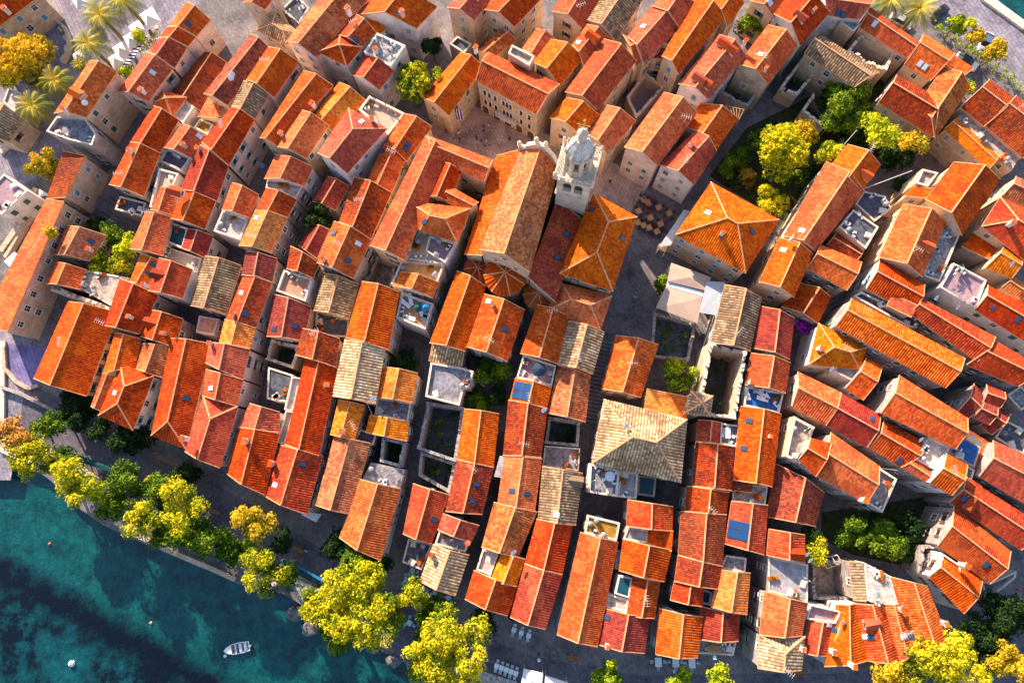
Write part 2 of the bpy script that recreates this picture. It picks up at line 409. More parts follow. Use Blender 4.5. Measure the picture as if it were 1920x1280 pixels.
def panelset(parent, p, nrm, up, org, sx, sy, n=3):
    nrm = nrm.normalized(); up = (up - nrm * up.dot(nrm)).normalized(); rt = up.cross(nrm); mb = MB()
    for i in range(n):
        for k in range(2):
            c = p + rt * (sx * ((i + .5) / n - .5)) + up * (sy * ((k + .5) / 2 - .5)); hx = sx / n / 2 - .03; hy = sy / 4 - .03
            lo = [c + rt * x * hx + up * y * hy + nrm * .1 for x, y in ((-1, -1), (1, -1), (1, 1), (-1, 1))]; hi = [q + nrm * .08 for q in lo]
            for a in range(4): b_ = (a + 1) % 4; mb.face([lo[a], lo[b_], hi[b_], hi[a]], 1)
            mb.face(hi, 0)
    return mb.obj('solar_panel', [PANEL, simple_ant], parent, org)
def win_mesh(k):
    mb = MB(); W_, H_ = .85, 1.25          # faces -Y, origin at centre on the wall plane
    def bx(x0, x1, y0, y1, z0, z1, m):
        a = [(x0, y0, z0), (x1, y0, z0), (x1, y1, z0), (x0, y1, z0)]; b = [(p[0], p[1], z1) for p in a]
        for i in range(4): j = (i + 1) % 4; mb.face([a[i], a[j], b[j], b[i]], m)
        mb.face(b, m); mb.face(a[::-1], m)
    f = .14
    bx(-W_/2-f, -W_/2, -.10, .1, -H_/2-f, H_/2+f, 0); bx(W_/2, W_/2+f, -.10, .1, -H_/2-f, H_/2+f, 0)
    bx(-W_/2, W_/2, -.10, .1, H_/2, H_/2+f, 0); bx(-W_/2-.05, W_/2+.05, -.2, .1, -H_/2-f, -H_/2, 0)
    if k in (0, 3):
        bx(-W_/2, W_/2, -.03, .1, -H_/2, H_/2, 1); bx(-.03, .03, -.06, -.031, -H_/2, H_/2, 0); bx(-W_/2, -.031, -.06, -.031, .1, .15, 0); bx(.031, W_/2, -.06, -.031, .1, .15, 0)
    else:
        bx(-W_/2, W_/2, -.03, .1, -H_/2, H_/2, 1)
        for sgn in (-1, 1):
            x0, x1 = (sgn * .04, sgn * (W_ / 2 - .02)) if k == 1 else (sgn * (W_/2+.02), sgn * (W_/2 + .46))
            bx(min(x0, x1), max(x0, x1), -.15, -.101 if k != 1 else -.031, -H_/2 + .03, H_/2 - .03, 2)
    return mb
WIN = []
for _k, _s in ((0, 0), (1, 0), (1, 1), (2, 0), (2, 1), (2, 2), (1, 3), (3, 0)):
    WIN.append(win_mesh(_k).mesh('window', [FRAME, GLASS, SH[_s]]))

def poly_px(nums, ox, oy, h):
    pts = [P(ox + nums[i] / 4, oy + nums[i + 1] / 4, h) for i in range(0, len(nums), 2)]
    return pts
def house(kind, rm, wm, h, pts, label, ext, ox, oy, name=None, cat=None):
    """pts: eave corners; (0,1) and (2,3) are the gable ends"""
    if kind in 'fw': return flat(kind, rm, wm, h, pts, label, ext, ox, oy, name, cat)
    if area(pts) < 0: pts = [pts[1], pts[0], pts[3], pts[2]]
    z_ = pts[0].z; pts = [Vector((p.x, p.y, z_)) for p in inset(pts, [-.06, -.17, -.06, -.17])]
    base = sum(pts, Vector()) / 4; base.z = 0
    e0 = (pts[1] - pts[0]).length; e1 = (pts[3] - pts[2]).length; wd = (e0 + e1) / 2
    rh = ext.get('rh', min(4.8, wd * .5 * .56))
    m0 = (pts[0] + pts[1]) / 2; m1 = (pts[2] + pts[3]) / 2; L = (m1 - m0).length; dr = (m1 - m0).normalized()
    R0, R1 = m0.copy(), m1.copy()
    hp = min(wd * .5, L * .46)
    if kind in 'hEp': R0 = m0 + dr * (hp if kind != 'p' else L * .498)
    if kind in 'hep': R1 = m1 - dr * (hp if kind != 'p' else L * .498)
    shed = kind == 's'
    R0 = R0 + Vector((0, 0, rh)); R1 = R1 + Vector((0, 0, rh))
    A, B, C, D = pts
    E = empty(name or 'house', base, label, cat or 'house', 'tiled houses of the old town')
    faces = []
    if shed:   # high side is edge 1->2, low eave 3->0
        up = Vector((0, 0, rh * .7)); B2 = B + up; C2 = C + up
        faces = [[D, A, B2, C2]]
    else:
        faces = [[B, C, R1, R0], [D, A, R0, R1]]
        if kind in 'hEp': faces.append([A, B, R0])
        if kind in 'hep': faces.append([C, D, R1])
    # walls
    ds = [.12 if kind in 'gse' else .28, .28, .12 if kind in 'gsE' else .28, .28]
    fp = inset(pts, ds); HOUSES.append(([tuple(p) for p in fp], h))
    mb = MB(); zt = h - .06
    lo = [Vector((p.x, p.y, 0)) for p in fp]; hi = [Vector((p.x, p.y, zt)) for p in fp]
    if shed:
        hi[1].z = hi[2].z = zt + rh * .7 * .96
        for i in range(4): j = (i + 1) % 4; mb.wallface([lo[i], lo[j], hi[j], hi[i]])
        mb.face([hi[0], hi[1], hi[2], hi[3]])
    else:
        for i in range(4):
            j = (i + 1) % 4; f = [lo[i], lo[j], hi[j], hi[i]]
            gable = (i == 0 and kind in 'ge') or (i == 2 and kind in 'gE')
            if gable:
                mid = (hi[i] + hi[j]) / 2; f = [lo[i], lo[j], hi[j], mid + Vector((0, 0, rh * .93)), hi[i]]
            mb.wallface(f)
        # closed under the roof
        mb.face(hi)
    mb.obj('wall', [WM[wm]], E, base)
    # roof
    rb = MB(); per = TM[rm]['period']
    for f in faces:
        ribbed(rb, f, per, .035 if rm not in 'OBRb' else .058)
        rb.face([p - Vector((0, 0, .22)) for p in f][::-1], 1)
    outer = [A, B, C, D] if not shed else [A, B2, C2, D]
    for i in range(4):
        a, b = outer[i], outer[(i + 1) % 4]; dn = Vector((0, 0, .2))
        gab = (not shed) and ((i == 0 and kind in 'ge') or (i == 2 and kind in 'gE'))
        if gab:
            Rr = R0 if i == 0 else R1
            rb.face([a - dn, Rr - dn, Rr, a], 1); rb.face([Rr - dn, b - dn, b, Rr], 1)
            cap(rb, a, Rr, .08, .08); cap(rb, Rr, b, .08, .08)
        else:
            rb.face([a - dn, b - dn, b, a], 1)
            if shed and i in (0, 2): cap(rb, a, b, .08, .08)
    if not shed:
        cap(rb, R0, R1, .11, .12)
        if kind in 'hEp': cap(rb, A, R0, .12, .11); cap(rb, B, R0, .12, .11)
        if kind in 'hep': cap(rb, C, R1, .12, .11); cap(rb, D, R1, .12, .11)
    roof = rb.obj('roof', [TM[rm], MO], E, base)
    def on_roof(X, Y, absolute=False):
        px, py = (X, Y) if absolute else (ox + X / 4, oy + Y / 4)
        d = RAY(px, py); o = Vector((0, 0, HC)); best = None
        for f in faces:
            n = (f[1] - f[0]).cross(f[2] - f[0]).normalized()
            if n.z < 0: n = -n
            t = (f[0] - o).dot(n) / d.dot(n); q = o + d * t
            sc_ = 0 if inside(f, q.x, q.y) else 1
            if best is None or sc_ < best[0]: best = (sc_, q, n)
        return best[1], best[2]
    for X, Y in ext.get('k', []):
        q, n = on_roof(X, Y); skylight(roof, q, n, Vector((n.x, n.y, 0)).normalized() * -1 + Vector((0, 0, 0.001)), base)
    for X, Y in ext.get('K', []):
        q, n = on_roof(X, Y); skylight(roof, q, n, Vector((n.x, n.y, 0)).normalized() * -1, base, True)
    for X, Y in ext.get('P', []):
        q, n = on_roof(X, Y); panelset(roof, q, n, Vector((-n.x, -n.y, 0)), base, 2.6, 3.0, 2)
    for X, Y in ext.get('D', []):       # gabled dormer
        q, n = on_roof(X, Y); dn = Vector((n.x, n.y, 0)).normalized(); sd = Vector((-dn.y, dn.x, 0)); db = MB()
        w2, dl, hh = .65, 1.5, .6
        f0 = q + dn * .5; zb = q.z - .6; zt2 = q.z + hh
        c = [f0 + sd * w2, f0 - sd * w2, q - dn * dl - sd * w2, q - dn * dl + sd * w2]
        db.prism([c[1], c[0], c[3], c[2]] if area(c) < 0 else c, zb, zt2, 0)
        ra = f0 + dn * .15; ra.z = zt2 + .5; rb2 = q - dn * (dl + .1); rb2.z = zt2 + .5
        for sg in (1, -1):
            a1 = f0 + dn * .15 + sd * sg * (w2 + .15); a1.z = zt2 - .06; b1 = q - dn * (dl + .1) + sd * sg * (w2 + .15); b1.z = zt2 - .06
            db.face([a1, b1, rb2, ra] if sg > 0 else [b1, a1, ra, rb2], 1)
        db.face([c_ + Vector((0, 0, zt2 - c_.z)) for c_ in (c[0], c[1])] + [Vector((f0.x, f0.y, zt2 + .45))], 0)
        pf = f0 + dn * .02
        db.face([pf + sd * .35 + Vector((0, 0, hh - .15)), pf - sd * .35 + Vector((0, 0, hh - .15)), pf - sd * .35, pf + sd * .35], 2)
        db.obj('dormer', [WM[wm], TM[rm], GLASS], roof, base)
    rz = math.atan2(dr.y, dr.x)
    for X, Y in ext.get('c', []):
        q, n = on_roof(X, Y); chimney(roof, q, base, random.choice('wpw'), random.uniform(.8, 1.15), rz)
    for X, Y in ext.get('t', []):
        q, n = on_roof(X, Y); dish(roof, q, base, 1.15)
    for X, Y in ext.get('a', []):
        q, n = on_roof(X, Y); antenna(roof, q, base)
    if not ext.get('c') and not ext.get('nc') and L > 4.5 and random.random() < .85:
        fq = random.choice((.12, .85, .3, .65)); q = R0.lerp(R1, fq) + Vector((-dr.y, dr.x, 0)) * wd * random.choice((-.22, .2)); q.z = h + rh * .55
        if not shed: chimney(roof, q, base, random.choice('wps'), random.uniform(.7, 1.0), rz)
    if not shed and not ext.get('a') and random.random() < .14:
        q = R0.lerp(R1, random.choice((.2, .5, .9))); antenna(roof, q, base)
    PENDING.append((E, base, fp, zt, h, ext.get('wins', 1)))
    return E
def flat(kind, rm, wm, h, pts, label, ext, ox, oy, name, cat):
    if area(pts) < 0: pts = pts[::-1]
    n = len(pts); base = sum(pts, Vector()) / n; base.z = 0
    if kind == 'w':
        E = empty(name or 'ruin', base, label, cat or 'ruin')
        th = .45; inn = inset(pts, [th] * n); rs = random.Random(len(label))
        for i in range(n):
            j = (i + 1) % n; mb = MB(); a, b = pts[i], pts[j]; c, d = inn[j], inn[i]; k = max(3, int((b - a).length / .6))
            hs = [h - rs.random() ** 2 * ext.get('rough', 1.5) for _ in range(k + 1)]; hs[0] = hs[-1] = h
            for s_ in range(k):
                f0, f1 = s_ / k, (s_ + 1) / k; o0 = Vector(a[:2]).lerp(Vector(b[:2]), f0); o1 = Vector(a[:2]).lerp(Vector(b[:2]), f1)
                i0 = Vector(d[:2]).lerp(Vector(c[:2]), f0); i1 = Vector(d[:2]).lerp(Vector(c[:2]), f1)
                v = lambda p, z: Vector((p.x, p.y, z)); z_ = (hs[s_] + hs[s_ + 1]) / 2 + rs.uniform(-.2, .2)
                mb.wallface([v(o0, 0), v(o1, 0), v(o1, z_), v(o0, z_)]); mb.wallface([v(i1, 0), v(i0, 0), v(i0, z_), v(i1, z_)])
                mb.flatface([v(o0, z_), v(o1, z_), v(i1, z_), v(i0, z_)], 1)
                mb.wallface([v(o0, 0), v(o0, z_), v(i0, z_), v(i0, 0)]); mb.wallface([v(o1, 0), v(i1, 0), v(i1, z_), v(o1, z_)])
            mb.obj('wall', [WM[wm], COPE if wm in 'sy' else FM['x']], E, base)
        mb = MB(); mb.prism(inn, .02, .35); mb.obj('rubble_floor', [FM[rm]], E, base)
        if rm == 'z':
            nr = np.random.RandomState(len(label) * 7); lo_ = np.min([tuple(p) for p in inn], 0); hi_ = np.max([tuple(p) for p in inn], 0); cs_ = []
            while len(cs_) < 6 + abs(area(pts)) / 2.2:
                q = nr.uniform(lo_, hi_)
                if inside(inn, *q): cs_.append(np.array([q[0] - base.x, q[1] - base.y, .5 + nr.rand() * h * .35]))
            V_, c_ = leaves(cs_, [.55] * len(cs_), list(nr.uniform(.2, .8, len(cs_))), 40, .13, nr); leafobj('overgrowth', V_, c_, LV['green'], E)['kind'] = 'stuff'
        HOUSES.append(([tuple(p) for p in pts], h)); return E
    ph = ext.get('ph', .7); th = ext.get('th', .28)
    E = empty(name or 'roof_terrace', base, label, cat or 'terrace')
    fl = h - ph; inn = inset(pts, [th] * n)
    mb = MB(); mb.prism([p for p in pts], 0, fl - .02); mb.obj('wall', [WM[wm]], E, base)
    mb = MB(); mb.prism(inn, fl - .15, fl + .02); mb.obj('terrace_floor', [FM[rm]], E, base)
    if ph > .1:
        mb = MB()
        for i in range(n):
            j = (i + 1) % n; a, b, c, d = pts[i], pts[j], inn[j], inn[i]; v = lambda p, z: Vector((p[0], p[1], z))
            mb.wallface([v(a, fl - .02), v(b, fl - .02), v(b, h), v(a, h)]); mb.wallface([v(c, fl + .02), v(d, fl + .02), v(d, h), v(c, h)])
            mb.flatface([v(a, h), v(b, h), v(c, h), v(d, h)], 1)
        mb.obj('parapet', [WM[wm], COPE], E, base)
    rs = random.Random(int(base.x * 10) + 77)
    def fpt(X, Y): return P(ox + X / 4, oy + Y / 4, fl + .02)
    if fl > 3.5 and abs(area(pts)) > 9 and not ext.get('nf'):
        for _ in range(min(9, 2 + int(abs(area(pts)) / 6))):
            i = rs.randrange(n); q = Vector(inn[i][:2]).lerp(Vector(inn[(i + 1) % n][:2]), rs.uniform(.15, .85)); cc_ = Vector((base.x, base.y)); q = q.lerp(cc_, .16)
            if not inside(inn, q.x, q.y): continue
            q = Vector((q.x, q.y, fl + .02)); rz_ = rs.uniform(0, 3); k = rs.randrange(5); mb = MB()
            if k == 0: mb.box(q, .9, .4, .65, rz_, 0); mb.beam(q + Vector((0, 0, .66)), q + Vector((0, 0, .70)), .22, 1, 10); mb.obj('air_conditioner', [WHITE, DARKM], E, base)
            elif k == 1: mb.box(q, 1.1, .9, .3, rz_, 0); mb.box(q + Vector((0, 0, .3)), .9, .7, .08, rz_, 1); mb.obj('roof_hatch', [COPE, simple_ant], E, base)
            elif k == 2: mb.lathe(q, [(.36, 0), (.38, .5), (.38, .9), (.12, 1.02)], 12); mb.obj('water_tank', [FM['c']], E, base)
            elif k == 4:
                e_ = Vector((math.cos(rz_), math.sin(rz_), 0)) * .9; u_ = Vector((0, 0, 1.5))
                for sg in (-1, 1): mb.beam(q + e_ * sg, q + e_ * sg + u_, .03)
                mb.beam(q - e_ + u_, q + e_ + u_, .02)
                for kk in range(4): a_ = q + e_ * (-.8 + .42 * kk) + u_; b__ = a_ + e_ * .3; hh_ = Vector((0, 0, rs.uniform(.4, .9))); o_ = Vector((.03, .03, 0)); mb.face([a_, b__, b__ - hh_ + o_ * 3, a_ - hh_ + o_ * 3], 1 + kk % 2); mb.face([a_ - hh_ - o_ * 2, b__ - hh_ - o_ * 2, b__, a_], 1 + kk % 2)
                mb.obj('clothes_line', [DARKM, WHITE, SH[rs.randrange(2)]], E, base)
            else: mb.box(q, 1.5, .45, .4, rz_, 0); mb.obj('planter', [TM['o']], E, base); V_, c_ = leaves([np.array(q - base) + np.array([rs.uniform(-.5, .5), rs.uniform(-.2, .2), .5]) for _ in range(4)], [.3] * 4, [.5] * 4, 60, .09, np.random.RandomState(rs.randrange(9999))); leafobj('plants', V_, c_, LV['green'], E)
    for X, Y in ext.get('t', []): dish(E, fpt(X, Y), base, 1.1)
    for X, Y in ext.get('c', []): chimney(E, fpt(X, Y), base, 'w', 1.0, .3)
    HOUSES.append(([tuple(p) for p in pts], h)); PENDING.append((E, base, [Vector(p[:2]) for p in pts], fl, h, ext.get('wins', 1)))
    return E
def place_windows():
    nwin = 0
    for E, base, fp, zt, h, on in PENDING:
        if not on: continue
        rs = random.Random(int(base.x * 31 + base.y * 17)); n = len(fp); style = rs.randrange(len(WIN)); cnt = 0
        for i in range(n):
            a = fp[i]; b = fp[(i + 1) % n]; a = Vector((a.x, a.y, 0)); b = Vector((b.x, b.y, 0)); d = b - a; L = d.length
            if L < 2.2: continue
            d.normalize(); nn = Vector((d.y, -d.x, 0)); mid = (a + b) / 2
            if nn.dot(Vector((-mid.x, -mid.y, 0))) < .12 * mid.length: continue
            k = max(1, int(L / 2.7)); fl = [z for z in (zt - 1.35, zt - 4.1, zt - 6.8) if z > 1.2]
            for q in range(k):
                t = (q + .5 + rs.uniform(-.15, .15)) / k * L
                for z in fl:
                    if cnt > 13 or rs.random() < .22: continue
                    p = a + d * t; o = p + nn * .55
                    if any(hh > z + .3 and inside(f, o.x, o.y) for f, hh in HOUSES): continue
                    # must be in view of the sky side: skip where a near neighbour hides it from above
                    ray = (Vector((0, 0, HC)) - Vector((p.x, p.y, z))).normalized(); hid = False
                    for s_ in (1.5, 3, 5, 7):
                        c = Vector((p.x, p.y, z)) + ray * s_ / max(ray.z, .2)
                        if any(hh > c.z + .3 and inside(f, c.x, c.y) for f, hh in HOUSES): hid = True; break
                    if hid: continue
                    pw = Vector((p.x, p.y, z)) - base
                    ob = link('window', WIN[style if rs.random() < .7 else 0], E, pw)
                    ob.rotation_euler = (0, 0, math.atan2(d.y, d.x)); sc_ = rs.uniform(.8, 1.05); ob.scale = (sc_, 1, sc_)
                    cnt += 1; nwin += 1
    print('windows', nwin)
